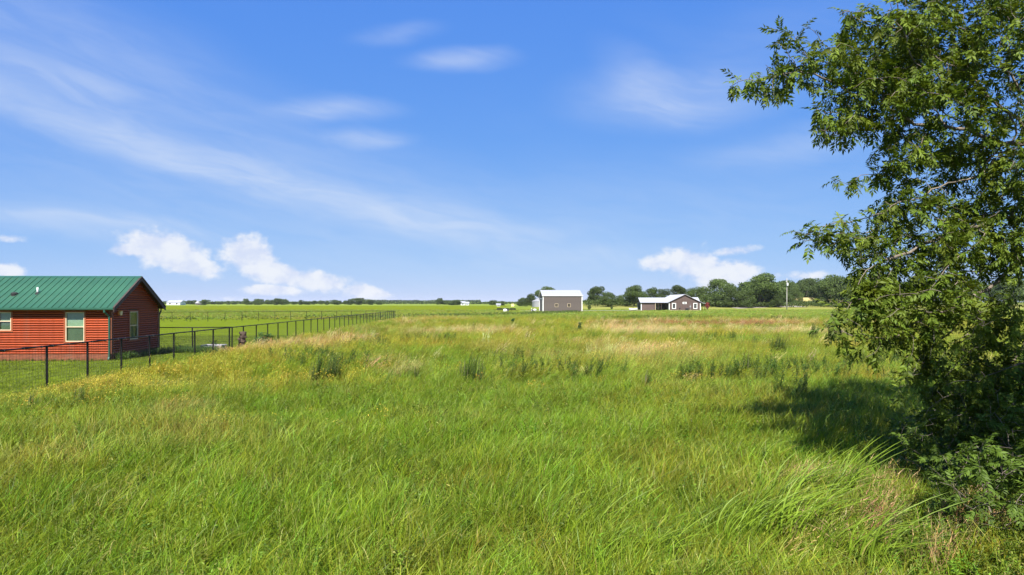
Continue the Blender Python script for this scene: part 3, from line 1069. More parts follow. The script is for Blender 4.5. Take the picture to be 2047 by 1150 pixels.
def yard_things():
    # air conditioner and bin against the gable
    for (px, w, h, lab, nm) in ((1373.2, 1.1, .85, 'dark air conditioner unit against the middle of the mauve gable wall', 'air_conditioner'),):
        E = empty(nm, (at(px, 240), 239.6, 0), 0, lab, 'air conditioner')
        MB().box(-w / 2, w / 2, -.4, .4, .08, h).build('casing', M_DARKIN, E, bevel=.03)
        MB().box(-w / 2 - .05, w / 2 + .05, -.45, .45, 0, .08).build('pad', M_GRAVEL, E)
        MB().lathe([(.32, 0), (.32, .03), (.05, .05), (.001, .05)], (0, 0, h), 12).build('fan_grille', M_GALV, E)
        for k in range(5):
            MB().box(-w / 2 + .06, w / 2 - .06, -.42, -.402, .18 + k * .12, .22 + k * .12).build('slat', M_GALV, E)
    E = empty('wheeled_grill', (at(1358, 240), 239.5, 0), 0, 'small dark barbecue grill under the left window of the mauve house', 'grill')
    MB().lathe([(.02, .62), (.2, .66), (.3, .82), (.31, .86)], seg=12).build('bowl', M_BLACK, E)
    MB().lathe([(.31, .87), (.27, 1.0), (.1, 1.1), (.001, 1.11)], seg=12).build('lid', M_GALV, E)
    for k in range(3):
        t = k * 2.094
        MB().tube([(.16 * math.cos(t), .16 * math.sin(t), .68), (.34 * math.cos(t), .34 * math.sin(t), 0)], .015, 6).build('leg', M_BLACK, E)
    # white tub on the drive
    E = empty('white_tub', (at(1265.5, 236), 235.8, .07), 0, 'low white tub-shaped object lying on the gravel left of the ranch house', 'tub')
    sec = []
    m = MB()
    st = np.linspace(-1.35, 1.35, 9)
    rings = []
    for x in st:
        t = abs(x) / 1.35
        w = .62 * (1 - .35 * t ** 3)
        z0 = .12 * t ** 3
        rings.append([(x, -w, .78 + .05 * t), (x, -w * .85, .3 + z0), (x, -w * .4, .05 + z0), (x, w * .4, .05 + z0), (x, w * .85, .3 + z0), (x, w, .78 + .05 * t), (x, w * .9, .76), (x, 0, .35), (x, -w * .9, .76)])
    k = len(rings[0])
    for r_ in rings:
        m.v += r_
    for i in range(len(rings) - 1):
        for j in range(k):
            m.f.append((i * k + j, i * k + (j + 1) % k, (i + 1) * k + (j + 1) % k, (i + 1) * k + j))
    m.f += [tuple(range(k)), tuple((len(rings) - 1) * k + j for j in range(k))]
    m.build('hull', M_WHITE, E)
    MB().box(-.25, .25, -.5, .5, .70, .95).build('seat', M_DARKIN, E, bevel=.03)
    # flatbed trailer with white tank
    E = empty('flatbed_trailer', (at(992.7, 216), 215.5, 0), R(2), 'dark flatbed trailer parked in the grass left of the barn', 'trailer')
    MB().box(0, 6.1, -1.05, -.93, .55, .74).box(0, 6.1, .93, 1.05, .55, .74).box(0, .12, -.93, .93, .55, .74).box(5.98, 6.1, -.93, .93, .55, .74).build('frame', M_BLACK, E)
    for k in range(9):
        MB().box(.13 + k * .65, .13 + k * .65 + .62, -.92, .92, .70, .75).build('deck_plank', M_FASCIA, E)
    for (x, y) in ((2.6, -1.2), (3.5, -1.2), (2.6, 1.2), (3.5, 1.2)):
        w_ = MB().lathe([(.10, -.1), (.36, -.1), (.38, -.06), (.38, .06), (.36, .1), (.10, .1)], seg=14).build('wheel', M_RUBBER, E, (x, y, .38))
        w_.rotation_euler = (R(90), 0, 0)
        MB().lathe([(.001, -.07), (.11, -.07), (.14, -.11), (.14, .11), (.001, .08)], seg=10).build('hub', M_BIN, w_)
    MB().tube([(0, -.6, .6), (-1.2, 0, .55), (0, .6, .6)], .05, 6).build('hitch', M_BLACK, E)
    for k in range(6):
        MB().box(.2 + k * 1.1, .26 + k * 1.1, -1.0, -.94, .75, 1.0).build('stake', M_BLACK, E)
    for (a_, b_) in ((.1, 1.9), (2.05, 3.9), (4.05, 6.0)):
        MB().box(a_, b_, -1.0, -.95, .80, 1.06).build('side_board', M_BLACK, E)
    E = empty('water_tank', (at(1009.7, 213), 212.6, 0), R(2), 'white plastic water tank standing before the flatbed trailer', 'tank')
    MB().lathe([(.001, 0), (.55, 0), (.58, .06), (.58, .62), (.5, .78), (.2, .86), (.001, .87)], seg=20).build('body', M_WHITE, E, smooth=True)
    MB().lathe([(.16, .85), (.16, .93), (.001, .94)], seg=12).build('lid', M_BIN, E)
    for z in (.2, .4):
        MB().lathe([(.582, z), (.60, z + .02), (.582, z + .04)], seg=20).build('band', M_WHITE, E)
    # lawn tractor
    E = empty('lawn_tractor', (at(1067, 214), 213.6, 0), R(-8), 'small lawn tractor with white hood parked at the barn corner', 'tractor')
    MB().prism([(-.1, .35), (.75, .35), (.82, .5), (.78, .82), (.0, .9), (-.1, .8)], -.24, .24, 'y').build('hood', M_WHITE, E, bevel=.03)
    MB().prism([(-.85, .38), (-.05, .38), (-.05, .5), (-.35, .52), (-.4, .68), (-.85, .68)], -.38, .38, 'y').build('fender', M_BLACK, E, bevel=.02)
    MB().prism([(-.75, .70), (-.35, .70), (-.35, .78), (-.62, .80), (-.72, 1.12), (-.80, 1.12)], -.24, .24, 'y').build('seat', M_WHITE, E, bevel=.02)
    MB().tube([(-.05, 0, .85), (-.22, 0, 1.05)], .02, 6).build('steering_column', M_BLACK, E)
    w_ = MB().lathe([(.15, -.012), (.175, 0), (.15, .012), (.13, 0), (.15, -.012)], seg=14).build('steering_wheel', M_BLACK, E, (-.24, 0, 1.06))
    w_.rotation_euler = (0, R(-40), 0)
    for (x, y, r_) in ((-.58, -.48, .34), (-.58, .48, .34), (.55, -.42, .22), (.55, .42, .22)):
        w_ = MB().lathe([(r_ * .4, -.1), (r_ * .95, -.1), (r_, -.06), (r_, .06), (r_ * .95, .1), (r_ * .4, .1)], seg=14).build('wheel', M_RUBBER, E, (x, y, r_))
        w_.rotation_euler = (R(90), 0, 0)
        MB().lathe([(.001, -.08), (r_ * .45, -.07), (r_ * .45, .07), (.001, .08)], seg=10).build('rim', M_WHITE, w_)
    MB().box(-.3, .45, -.5, .5, .1, .26).build('mower_deck', M_BLACK, E, bevel=.03)
    # grain bin
    gx, gy = 14.2, 332.
    E = empty('grain_bin', (gx, gy, float(gz(gx, gy)) - .3), 0, 'pale round grain bin with conical roof behind the barn', 'grain bin')
    prof = []
    for k in range(13):
        z = k * .22
        prof += [(4.45, z), (4.49, z + .055), (4.45, z + .11), (4.41, z + .165)]
    prof.append((4.45, 2.86))
    MB().lathe(prof, seg=40).build('wall', M_BIN, E, smooth=True)
    ro = MB().lathe([(4.62, 2.82), (4.6, 2.90), (.6, 4.95), (.5, 5.0)], seg=24).build('roof', M_BIN, E)
    MB().lathe([(.55, 4.95), (.55, 5.2), (.3, 5.3), (.001, 5.32)], seg=14).build('cap', M_BIN, ro)
    for k in range(24):
        t = 2 * math.pi * k / 24
        MB().tube([(4.6 * math.cos(t), 4.6 * math.sin(t), 2.93), (.6 * math.cos(t), .6 * math.sin(t), 4.98)], .04, 4).build('roof_rib', M_BIN, ro)
    # yellow shed
    Y = 440.
    x = at(1024.8, Y)
    E = empty('yellow_shed', (x, Y, float(gz(x, Y)) - .2), 0, 'tiny pale yellow shed on the far field edge left of the grain bin', 'shed')
    MB().box(-.95, .95, -.9, .9, 0, 1.7).build('wall', M_YELLOW, E)
    MB().prism([(-1.1, 1.65), (0, 2.25), (1.1, 1.65), (1.1, 1.75), (0, 2.38), (-1.1, 1.75)], -1.05, 1.05, 'y').build('roof', M_YELLOW, E)
    MB().box(-.35, .35, -.93, -.9, .02, 1.5).build('door', M_VINYL, E)
    # utility pole
    pxx, pyy = at(1572.9, 258), 258.
    E = empty('utility_pole', (pxx, pyy, 0), 0, 'weathered utility pole with white transformer right of the ranch house', 'utility pole')
    MB().tube([(0, 0, -.3), (0, 0, 4), (.02, 0, 8), (.03, 0, 11.9)], [.19, .17, .15, .12], 10).build('pole', M_WOOD, E, smooth=True)
    tr = MB().lathe([(.001, 0), (.27, 0), (.29, .06), (.29, .95), (.25, 1.06), (.001, 1.08)], (.1, -.45, 9.1), 14).build('transformer', M_WHITE, E, smooth=True)
    MB().tube([(.1, -.45, 10.15), (.1, -.45, 10.5)], [.05, .03], 8).build('bushing', M_BIN, tr)
    MB().box(-.02, .22, -.3, -.05, 9.3, 9.42).build('bracket', M_GALV, tr)
    MB().box(-.35, .05, -.24, -.16, 10.55, 10.65).build('cutout_arm', M_WOOD, E)
    MB().tube([(-.3, -.2, 10.65), (-.33, -.2, 10.95)], .04, 6).build('fuse_cutout', M_WHITE, E)
    MB().tube([(.03, 0, 11.85), (.03, 0, 12.1)], [.05, .03], 6).build('insulator', M_WHITE, E)
    MB().tube([(.0, -.2, 7.2), (0, -.2, 7.6)], .06, 6).build('tag_plate', M_VINYL, E)
    # stacked stone column and grey boards by the fence
    sx, sy = at(477.5, 41.2), 41.2 + .6
    E = empty('stone_stack', (sx - .1, sy, 0), 0, 'brown column of stacked flat stones behind the long fence', 'stone stack')
    rr = random.Random(3)
    z = 0.0
    for k in range(9):
        h = .10 + rr.random() * .05
        r_ = .19 + rr.random() * .03
        m = MB()
        ring = []
        for q in range(9):
            t = q * 2 * math.pi / 9
            u = r_ * (.85 + .3 * rr.random())
            ring.append((u * math.cos(t) * 1.1, u * math.sin(t)))
        m.prism(ring, z, z + h)
        o = m.build('stone', M_STONE, E, (rr.uniform(-.03, .03) + .012 * k, 0, 0), bevel=.02)
        z += h + .004
    bx0 = at(392, 41)
    E = empty('board_pile', (bx0, 41.6, 0), R(3), 'low grey weathered raised bed of boards behind the fence', 'planter')
    for k in range(3):
        for j in range(3):
            MB().box(j * .42, j * .42 + .40, 0, .05, .02 + k * .12, .13 + k * .12).build('board', M_GREYWOOD, E, bevel=.008)
        MB().box(0, .05, .06, .9, .02 + k * .12, .13 + k * .12).build('board', M_GREYWOOD, E, bevel=.008)
        MB().box(1.19, 1.24, .06, .9, .02 + k * .12, .13 + k * .12).build('board', M_GREYWOOD, E, bevel=.008)
        MB().box(0, 1.24, .91, .96, .02 + k * .12, .13 + k * .12).build('board', M_GREYWOOD, E, bevel=.008)
    MB().box(.03, 1.2, .06, .9, 0, .3).build('soil', M_BARK, E)
    # far buildings along the horizon
    def far_shed(px0, px1, Y, h, rise, name, label, wall, roof, depth=12):
        x0, x1 = at(px0, Y), at(px1, Y)
        E = empty(name, (x0, Y, float(gz(x0, Y)) - .2), 0, label, 'building')
        w = x1 - x0
        MB().prism([(0, 0), (depth, 0), (depth, h), (depth / 2, h + rise), (0, h)], 0, w, 'x').build('wall', wall, E)
        MB().prism([(-.4, h - .1), (depth / 2, h + rise), (depth + .4, h - .1), (depth + .4, h + .1), (depth / 2, h + rise + .2), (-.4, h + .1)], -.5, w + .5, 'x').build('roof', roof, E)
        n = max(1, int(w / 5))
        for k in range(n):
            xx = (k + .5) * w / n
            MB().box(xx - .8, xx + .8, -.06, .05, .8, h - .6).build('window', M_DGLASS, E)
    far_shed(333, 360, 690, 2.6, 2.2, 'farm_shed', 'long white-roofed farm shed at the far left horizon beside the cabin eave', M_WHITE, M_WROOF)
    far_shed(391, 403, 700, 2.0, 1.8, 'farm_house', 'small grey-roofed far house between horizon trees on the left', M_TAUPE, M_GREYWOOD, 8)
    far_shed(921, 929, 640, 2.2, 1.6, 'farm_house', 'tiny white far house right of the horizon tree clump', M_WHITE, M_WROOF, 8)
    far_shed(931, 937, 640, 1.8, 1.4, 'farm_house', 'tinier white far outbuilding just right of the white far house', M_WHITE, M_WROOF, 6)
    far_shed(993, 1000, 480, 1.2, .8, 'farm_house', 'low white far trailer near the field edge left of the yellow shed', M_WHITE, M_WROOF, 4)


yard_things()

# ------------------------------------------------------------------ vegetation building blocks
M_VEG = leaf_mat('grass_blade', 'INSTANCER', transl=.32, rough=.5, spec=.25)
M_LEAF = leaf_mat('tree_leaf', 'INSTANCER', transl=.30, rough=.55, spec=.2)
M_STEM = mat('green_brown_stem', (.10, .10, .04), .8, .2, 8)


def blades(rng, n, rad, lmin, lmax, wid, lean, spread, seg=4, droop=.25, wind=(1, .15), stem_up=0.0):
    """n curved grass blades: vertices, quads, tris, per-vertex 'bl'"""
    V, Q, T, B = [], [], [], []
    k = 0
    for i in range(n):
        r, a = rad * math.sqrt(rng.rand()), rng.rand() * 6.283
        b = np.array((r * math.cos(a), r * math.sin(a), 0))
        L = rng.uniform(lmin, lmax)
        oa = rng.rand() * 6.283
        out = np.array((math.cos(oa), math.sin(oa), 0)) * spread * rng.uniform(.3, 1)
        wd = np.array((wind[0], wind[1], 0)) * lean * rng.uniform(.5, 1.3)
        sa = rng.rand() * 3.1416
        side = np.array((math.cos(sa), math.sin(sa), .15 * rng.randn()))
        w = wid * rng.uniform(.7, 1.3) * .5
        bl = rng.rand()
        dr = droop * rng.uniform(.4, 1.5)
        for s in range(seg):
            t = s / seg
            p = b + L * (np.array((0, 0, t - dr * t * t)) + out * t ** 1.3 + wd * t ** 1.9)
            ww = w * (1 - .55 * t ** 2) * (.75 if s == 0 else 1)
            V += [p - side * ww, p + side * ww]
            B += [bl, bl]
        V.append(b + L * (np.array((0, 0, 1 - dr)) + out + wd))
        B.append(bl)
        for s in range(seg - 1):
            q = k + 2 * s
            Q.append((q, q + 1, q + 3, q + 2))
        q = k + 2 * (seg - 1)
        T.append((q, q + 1, q + 2))
        k += 2 * seg + 1
    return np.array(V), Q, T, B


def joinm(parts):
    V, Q, T, B, k = [], [], [], [], 0
    for (v, q, t, b) in parts:
        V.append(np.asarray(v, float).reshape(-1, 3))
        Q += [tuple(i + k for i in f) for f in q]
        T += [tuple(i + k for i in f) for f in t]
        B += list(b)
        k += len(V[-1])
    return np.concatenate(V), Q, T, B


def veg_mesh(name, part, material):
    v, q, t, b = part
    me = np_mesh(name, v, q, t)
    set_attr(me, 'bl', b)
    me.materials.append(material)
    return me


def leaf_card(p, d, nrm, L, W, bl, fold=.15):
    """a pointed leaf of six faces' outline: four triangles along a folded midrib"""
    d = d / np.linalg.norm(d)
    s = np.cross(d, nrm)
    s /= (np.linalg.norm(s) + 1e-9)
    u = np.cross(s, d)
    pts = [p, p + d * L * .4 + s * W * .5 + u * W * fold, p + d * L - u * L * .12, p + d * L * .4 - s * W * .5 + u * W * fold, p + d * L * .45]
    return np.array(pts), [], [(0, 4, 1), (1, 4, 2), (2, 4, 3), (3, 4, 0)], [bl] * 5


def seed_heads(rng, n, rad, h0, h1, lean):
    """slender stalks with feathery heads"""
    parts = []
    for i in range(n):
        r, a = rad * math.sqrt(rng.rand()), rng.rand() * 6.283
        b = np.array((r * math.cos(a), r * math.sin(a), 0))
        h = rng.uniform(h0, h1)
        ln = np.array((lean * rng.uniform(.6, 1.3), .1 * rng.randn(), 0))
        sa = rng.rand() * 3.14
        s = np.array((math.cos(sa), math.sin(sa), 0)) * .0025
        bl = rng.rand()
        f = lambda t: b + h * (np.array((0, 0, t - .12 * t * t)) + ln * t ** 2)
        parts.append((np.array([f(0) - s, f(0) + s, f(.6) + s, f(.6) - s, f(.82) + s, f(.82) - s]), [(0, 1, 2, 3), (3, 2, 4, 5)], [], [bl] * 6))
        p0, p1 = f(.7), f(1.0)
        for k in range(5):
            o = rng.randn(3) * .018
            q = p0 + (p1 - p0) * k / 4
            e = q + (p1 - p0) * .35 + o * 1.6
            sd = rng.randn(3)
            sd = sd / np.linalg.norm(sd) * .008
            parts.append((np.array([q - sd, q + sd, e]), [], [(0, 1, 2)], [.4 + .6 * bl] * 3))
    return joinm(parts)


def weed_stem(rng, h, nleaf, L, W, spread=.25, lean=.12):
    """upright leafy weed: several stems clothed in narrow leaves"""
    parts = []
    for s in range(3):
        a = rng.rand() * 6.283
        top = np.array((math.cos(a) * spread * h * rng.rand() + lean * h, math.sin(a) * spread * h * rng.rand(), h * rng.uniform(.7, 1)))
        b = np.array((rng.randn() * .04, rng.randn() * .04, 0))
        sd = np.array((.006, 0, 0))
        parts.append((np.array([b - sd, b + sd, top + sd * .4, top - sd * .4]), [(0, 1, 2, 3)], [], [.3] * 4))
        for k in range(nleaf):
            t = .12 + .88 * (k + rng.rand()) / nleaf
            p = b + (top - b) * t
            la = rng.rand() * 6.283
            d = np.array((math.cos(la), math.sin(la), rng.uniform(.1, .9)))
            ll = L * (1.15 - .55 * t) * rng.uniform(.7, 1.2)
            parts.append(leaf_card(p, d, np.array((0, 0, 1.)) + rng.randn(3) * .3, ll, W * ll / L, rng.rand()))
    return joinm(parts)


def flower_stem(rng, h):
    parts = []
    for s in range(7):
        b = np.array((rng.randn() * .13, rng.randn() * .13, 0))
        t = b + np.array((.14 * h + rng.randn() * .06, rng.randn() * .06, h * rng.uniform(.65, 1.05)))
        sd = np.array((.003, 0, 0))
        parts.append((np.array([b - sd, b + sd, t + sd, t - sd]), [(0, 1, 2, 3)], [], [0.0] * 4))
        for q in range(3):
            c = t + rng.randn(3) * .045
            r = rng.uniform(.009, .016)
            nrm = np.array((rng.randn() * .5, -.5 + rng.randn() * .4, 1.0))
            nrm /= np.linalg.norm(nrm)
            u = np.cross(nrm, (1, 0, 0))
            u /= np.linalg.norm(u)
            w = np.cross(nrm, u)
            ring = [c + r * (math.cos(k * 1.2566) * u + math.sin(k * 1.2566) * w) for k in range(5)]
            parts.append((np.array(ring + [c + nrm * r * .3]), [], [(k, (k + 1) % 5, 5) for k in range(5)], [rng.uniform(.5, 1)] * 6))
    return joinm(parts)


def compound_leaf(rng, L, pairs, ll, lw):
    """pinnate leaf: a drooping rachis along +x with paired leaflets and one at the tip"""
    parts = []
    f = lambda t: np.array((L * t, 0, -.28 * L * t * t))
    s = np.array((0, .0025, 0))
    parts.append((np.array([f(0) - s, f(0) + s, f(.5) + s, f(.5) - s, f(1) + s * .5, f(1) - s * .5]), [(0, 1, 2, 3), (3, 2, 4, 5)], [], [.4] * 6))
    for i in range(pairs):
        t = .22 + .73 * i / (pairs - 1)
        for sg in (-1, 1):
            d = np.array((.62 + .2 * rng.randn() * .5, sg * .8, -.35 + .25 * rng.randn()))
            sz = ll * (.75 + .4 * math.sin(3.14 * (i + .6) / pairs)) * rng.uniform(.85, 1.15)
            parts.append(leaf_card(f(t), d, np.array((0, 0, 1.)) + .35 * rng.randn(3), sz, lw * sz / ll, .25 + .6 * rng.rand()))
    parts.append(leaf_card(f(1), np.array((1, .1 * rng.randn(), -.5)), np.array((0, 0, 1.)), ll, lw, .5))
    return joinm(parts)


GN_CACHE = {}


def proto_collection(name, meshes):
    c = bpy.data.collections.new(name)
    for i, me in enumerate(meshes):
        c.objects.link(bpy.data.objects.new('%s_%02d' % (name, i), me))
    return c


def gn_scatter(coll):
    if coll.name in GN_CACHE:
        return GN_CACHE[coll.name]
    g = bpy.data.node_groups.new('scatter_' + coll.name, 'GeometryNodeTree')
    g.interface.new_socket('Geometry', in_out='INPUT', socket_type='NodeSocketGeometry')
    g.interface.new_socket('Geometry', in_out='OUTPUT', socket_type='NodeSocketGeometry')
    N, L = g.nodes, g.links
    gi, go = N.new('NodeGroupInput'), N.new('NodeGroupOutput')
    ci = N.new('GeometryNodeCollectionInfo')
    ci.inputs['Collection'].default_value = coll
    ci.inputs['Separate Children'].default_value = True
    ci.inputs['Reset Children'].default_value = True
    ip = N.new('GeometryNodeInstanceOnPoints')

    def na(nm, t):
        n = N.new('GeometryNodeInputNamedAttribute')
        n.data_type = t
        n.inputs['Name'].default_value = nm
        return n.outputs['Attribute']
    L.new(gi.outputs[0], ip.inputs['Points'])
    L.new(ci.outputs[0], ip.inputs['Instance'])
    ip.inputs['Pick Instance'].default_value = True
    L.new(na('idx', 'INT'), ip.inputs['Instance Index'])
    e2r = N.new('FunctionNodeEulerToRotation')
    L.new(na('rot', 'FLOAT_VECTOR'), e2r.inputs[0])
    L.new(e2r.outputs[0], ip.inputs['Rotation'])
    L.new(na('scl', 'FLOAT_VECTOR'), ip.inputs['Scale'])
    L.new(ip.outputs[0], go.inputs[0])
    GN_CACHE[coll.name] = g
    return g


def scatter(name, coll, P, rot, scl, tint, parent=None, label=None, cat=None, rng=rs):
    n = len(P)
    me = bpy.data.meshes.new(name)
    me.vertices.add(n)
    me.vertices.foreach_set('co', np.asarray(P, np.float32).ravel())
    scl = np.asarray(scl, float)
    if scl.ndim == 1:
        scl = np.stack([scl] * 3, 1)
    set_attr(me, 'rot', rot, 'FLOAT_VECTOR')
    set_attr(me, 'scl', scl, 'FLOAT_VECTOR')
    set_attr(me, 'idx', rng.randint(0, len(coll.objects), n), 'INT')
    set_attr(me, 'tint', np.concatenate([np.clip(tint, 0, 1), np.ones((n, 1))], 1), 'FLOAT_COLOR')
    o = link(name, me, None, parent)
    md = o.modifiers.new('scatter', 'NODES')
    md.node_group = gn_scatter(coll)
    o['kind'] = 'stuff'
    if label:
        o['label'] = label
    if cat and parent is None:
        o['category'] = cat
    return o


# ------------------------------------------------------------------ trees of the middle and far distance
M_CROWN = leaf_mat('distant_leaf', 'OBJECT', (.058, .088, .016), .22, .55, .25, jitter=.28)


def tree_meshes(seed, lobes, nleaf, size, trunk_h, trunk_r):
    """unit tree: total height 1, foliage as leaf-clump faces spread through overlapping lobes"""
    rng = np.random.RandomState(seed)
    P, N = [], []
    for (c, r) in lobes:
        c, r = np.array(c), np.array(r)
        k = int(nleaf * (r[0] * r[2]) ** .75)
        d = rng.randn(k, 3)
        d /= np.linalg.norm(d, axis=1)[:, None]
        bump = .78 + .44 * fbm(d[:, 0] * 2.5 + d[:, 2] * 1.7 + seed, d[:, 1] * 2.5 - d[:, 2] * 1.3, seed)
        rad = bump * (1 - .45 * rng.rand(k) ** 2.2)
        P.append(c + d * r * rad[:, None])
        N.append(d)
    P, N = np.concatenate(P), np.concatenate(N)
    keep = P[:, 2] > .02
    P, N = P[keep], N[keep]
    n = len(P)
    nn = N + .75 * rng.randn(n, 3) + np.array((0, 0, .25))
    nn /= np.linalg.norm(nn, axis=1)[:, None]
    a = np.cross(nn, rng.randn(n, 3))
    a /= np.linalg.norm(a, axis=1)[:, None]
    b = np.cross(nn, a)
    s = size * rng.uniform(.5, 1.3, n)[:, None]
    j = lambda: rng.uniform(.6, 1.25, n)[:, None]
    V = np.stack([P - a * s * j(), P - b * s * .7 * j(), P + a * s * j() + nn * s * .25, P + b * s * .7 * j()], 1).reshape(-1, 3)
    Q = np.arange(4 * n).reshape(-1, 4)
    crown = np_mesh('crown', V, Q)
    set_attr(crown, 'bl', np.repeat(np.clip(.5 + .28 * rng.randn(n), 0, 1), 4))
    crown.materials.append(M_CROWN)
    m = MB()
    m.tube([(0, 0, -.02), (.01, 0, trunk_h * .5), (.0, .01, trunk_h), (.02, .0, trunk_h * 1.6)], [trunk_r * 1.25, trunk_r, trunk_r * .8, trunk_r * .3], 7)
    for (c, r) in lobes[:7]:
        m.tube([(0, 0, trunk_h * .75), (c[0] * .5, c[1] * .5, trunk_h + (c[2] - trunk_h) * .45), tuple(c)], [trunk_r * .55, trunk_r * .35, trunk_r * .1], 5)
    return m.mesh('trunk'), crown


def round_lobes(rng, w, base, n=13, sq=1.0):
    L = [((0, 0, (1 + base) / 2), (w * .36, w * .36, (1 - base) * .40))]
    for i in range(n):
        a = rng.rand() * 6.283
        t = rng.rand()
        z = base + .1 + (.80 - base) * t
        rr = w * .5 * math.sin(math.pi * min(.95, .28 + .62 * t)) ** .8 * rng.uniform(.45, .75)
        q = rng.uniform(.13, .21)
        L.append(((rr * math.cos(a), rr * math.sin(a), z), (q * w * 1.1, q * w * 1.1, q * sq * rng.uniform(.7, .95))))
    return L


PROTO = []
for i, (w, base, n, nl, th) in enumerate(((1.15, .10, 15, 9500, .22), (.85, .16, 13, 9500, .25), (1.5, .06, 17, 8500, .18), (1.2, .02, 15, 8500, .1), (.75, .08, 11, 8500, .2), (1.3, .12, 16, 9000, .22))):
    r_ = np.random.RandomState(40 + i)
    lob = round_lobes(r_, w, base, n)
    tm, cm = tree_meshes(60 + i, lob, nl, .021, th, .022)
    PROTO.append((tm, cm))
PROTO_FAR = []
for i, (w, base, n, nl, th) in enumerate(((1.3, .08, 9, 1700, .22), (.95, .12, 8, 1700, .25), (1.7, .05, 10, 1700, .18), (1.1, .02, 8, 1600, .1))):
    r_ = np.random.RandomState(140 + i)
    tm, cm = tree_meshes(160 + i, round_lobes(r_, w, base, n), nl, .05, th, .025)
    PROTO_FAR.append((tm, cm))


def plant_tree(name, protos, k, x, y, h, wscale, rz, label, group, sink=.0):
    E = empty(name, (x, y, float(gz(x, y)) - sink), rz, label, 'tree', group)
    E.scale = (h * wscale, h * wscale, h)
    tm, cm = protos[k]
    link('trunk', tm, M_BARK, E)
    link('crown', cm, M_CROWN, E)
    return E


# (pixel x, top pixel y, distance, prototype, width factor, what it looks like)
MIDTREES = [(1091, 572.5, 350, 0, 1.0, 'dark round tree rising behind the left of the barn roof'),
            (1062, 588, 370, 3, 1.1, 'rounded tree left of the grain bin'),
            (1044, 595, 400, 2, .9, 'low spreading tree left of the grain bin tree'),
            (1194, 571.5, 318, 1, 1.15, 'tall pointed tree just right of the barn'),
            (1217, 584, 300, 3, 1.05, 'rounded lower tree right of the pointed tree by the barn'),
            (1182, 590, 330, 3, .9, 'small tree touching the right end of the barn'),
            (1241, 590, 310, 3, 1.0, 'small dark tree in the gap left of the ranch house'),
            (1267, 570, 300, 0, 1.0, 'broad tree behind the left wing of the ranch house'),
            (1300, 574, 305, 4, 1.3, 'narrow tree behind the ranch house left of its ridge'),
            (1329, 577, 312, 2, .9, 'spreading tree behind the white ridge of the ranch house'),
            (1356, 569, 318, 1, 1.1, 'tall tree peeping over the gable of the ranch house'),
            (1388, 575, 305, 3, 1.1, 'rounded tree behind the right slope of the ranch house'),
            (1412, 572, 312, 2, .8, 'shady tree at the right corner of the ranch house'),
            (1441, 558, 300, 5, 1.0, 'big spreading tree right of the ranch house'),
            (1465, 574, 292, 3, 1.0, 'rounded small tree left of the biggest tree'),
            (1520, 546, 296, 0, 1.12, 'biggest round tree left of the utility pole'),
            (1490, 580, 288, 3, 1.1, 'low tree at the left foot of the biggest tree'),
            (1556, 563, 306, 2, .85, 'dark tree right behind the biggest tree'),
            (1550, 590, 292, 3, 1.1, 'low scrub tree left of the utility pole'),
            (1590, 576, 330, 3, .9, 'shadowy tree just right of the utility pole'),
            (1640, 565, 322, 5, .9, 'spreading tree over the hay coloured slope'),
            (1668, 549, 300, 0, 1.0, 'large tree beside the foreground branches'),
            (1715, 552, 290, 3, 1.1, 'tree half hidden by the foreground leaves'),
            (1765, 548, 300, 5, 1.0, 'large tree behind the foreground crown'),
            (1840, 552, 310, 0, 1.1, 'wide tree seen through the foreground branches'),
            (1930, 556, 320, 2, .9, 'spreading tree seen low through the foreground crown'),
            (2020, 550, 310, 1, 1.2, 'rightmost tree of the row behind the foreground crown'),
            (1575, 560, 430, 2, .9, 'wooded rise tree left of the pole top'), (1610, 557, 440, 5, .9, 'hazy tree on the rise right of the pole top'),
            (1645, 556, 450, 2, .9, 'hazy tree on the rise above the hay slope'), (1540, 566, 450, 5, .8, 'hazy tree peeping between the biggest tree and the pole')]
for i, (px, py, Y, k, wf, lab) in enumerate(MIDTREES):
    x = at(px, Y)
    g0 = float(gz(x, Y))
    plant_tree('broadleaf_tree', PROTO, k, x, Y, hz(py, Y) - g0 + .3, wf, (i * 2.399) % 6.28, lab, 'trees behind the barn and ranch house', .3)

ORD = ['first', 'second', 'third', 'fourth', 'fifth', 'sixth', 'seventh', 'eighth', 'ninth', 'tenth', 'eleventh', 'twelfth', 'thirteenth', 'fourteenth', 'fifteenth', 'sixteenth',
       'seventeenth', 'eighteenth', 'nineteenth', 'twentieth', 'twenty-first', 'twenty-second', 'twenty-third', 'twenty-fourth', 'twenty-fifth', 'twenty-sixth', 'twenty-seventh', 'twenty-eighth', 'twenty-ninth', 'thirtieth',
       'thirty-first', 'thirty-second', 'thirty-third', 'thirty-fourth', 'thirty-fifth', 'thirty-sixth', 'thirty-seventh', 'thirty-eighth', 'thirty-ninth', 'fortieth', 'forty-first', 'forty-second']
FART = [(338, 603.5, 760), (352, 603, 760), (365, 601.5, 740), (378, 600.5, 740), (388, 599, 720), (394, 601.5, 760), (411, 599, 640), (425, 603, 780), (440, 603.5, 780), (456, 604, 800), (470, 605, 800), (491, 597, 700), (499, 603, 700), (512, 600.5, 710), (519, 597.5, 720),
        (534, 599, 720), (548, 597.5, 700), (555, 595, 690), (563, 597, 700), (574, 600.5, 720), (588, 602, 740), (603, 599, 730), (612, 602, 740), (628, 601, 740), (642, 599.5, 740), (655, 600, 740), (668, 599.5, 730), (678, 601, 740),
        (692, 599.5, 720), (701, 597, 720), (711, 596, 720), (722, 595.5, 720), (733, 596.5, 720), (742, 599, 720), (756, 602.5, 760), (880, 596, 640), (892, 599, 650), (902, 601, 640), (911, 599.5, 640), (918, 601.5, 650), (985, 598.5, 560), (1002, 601, 600)]
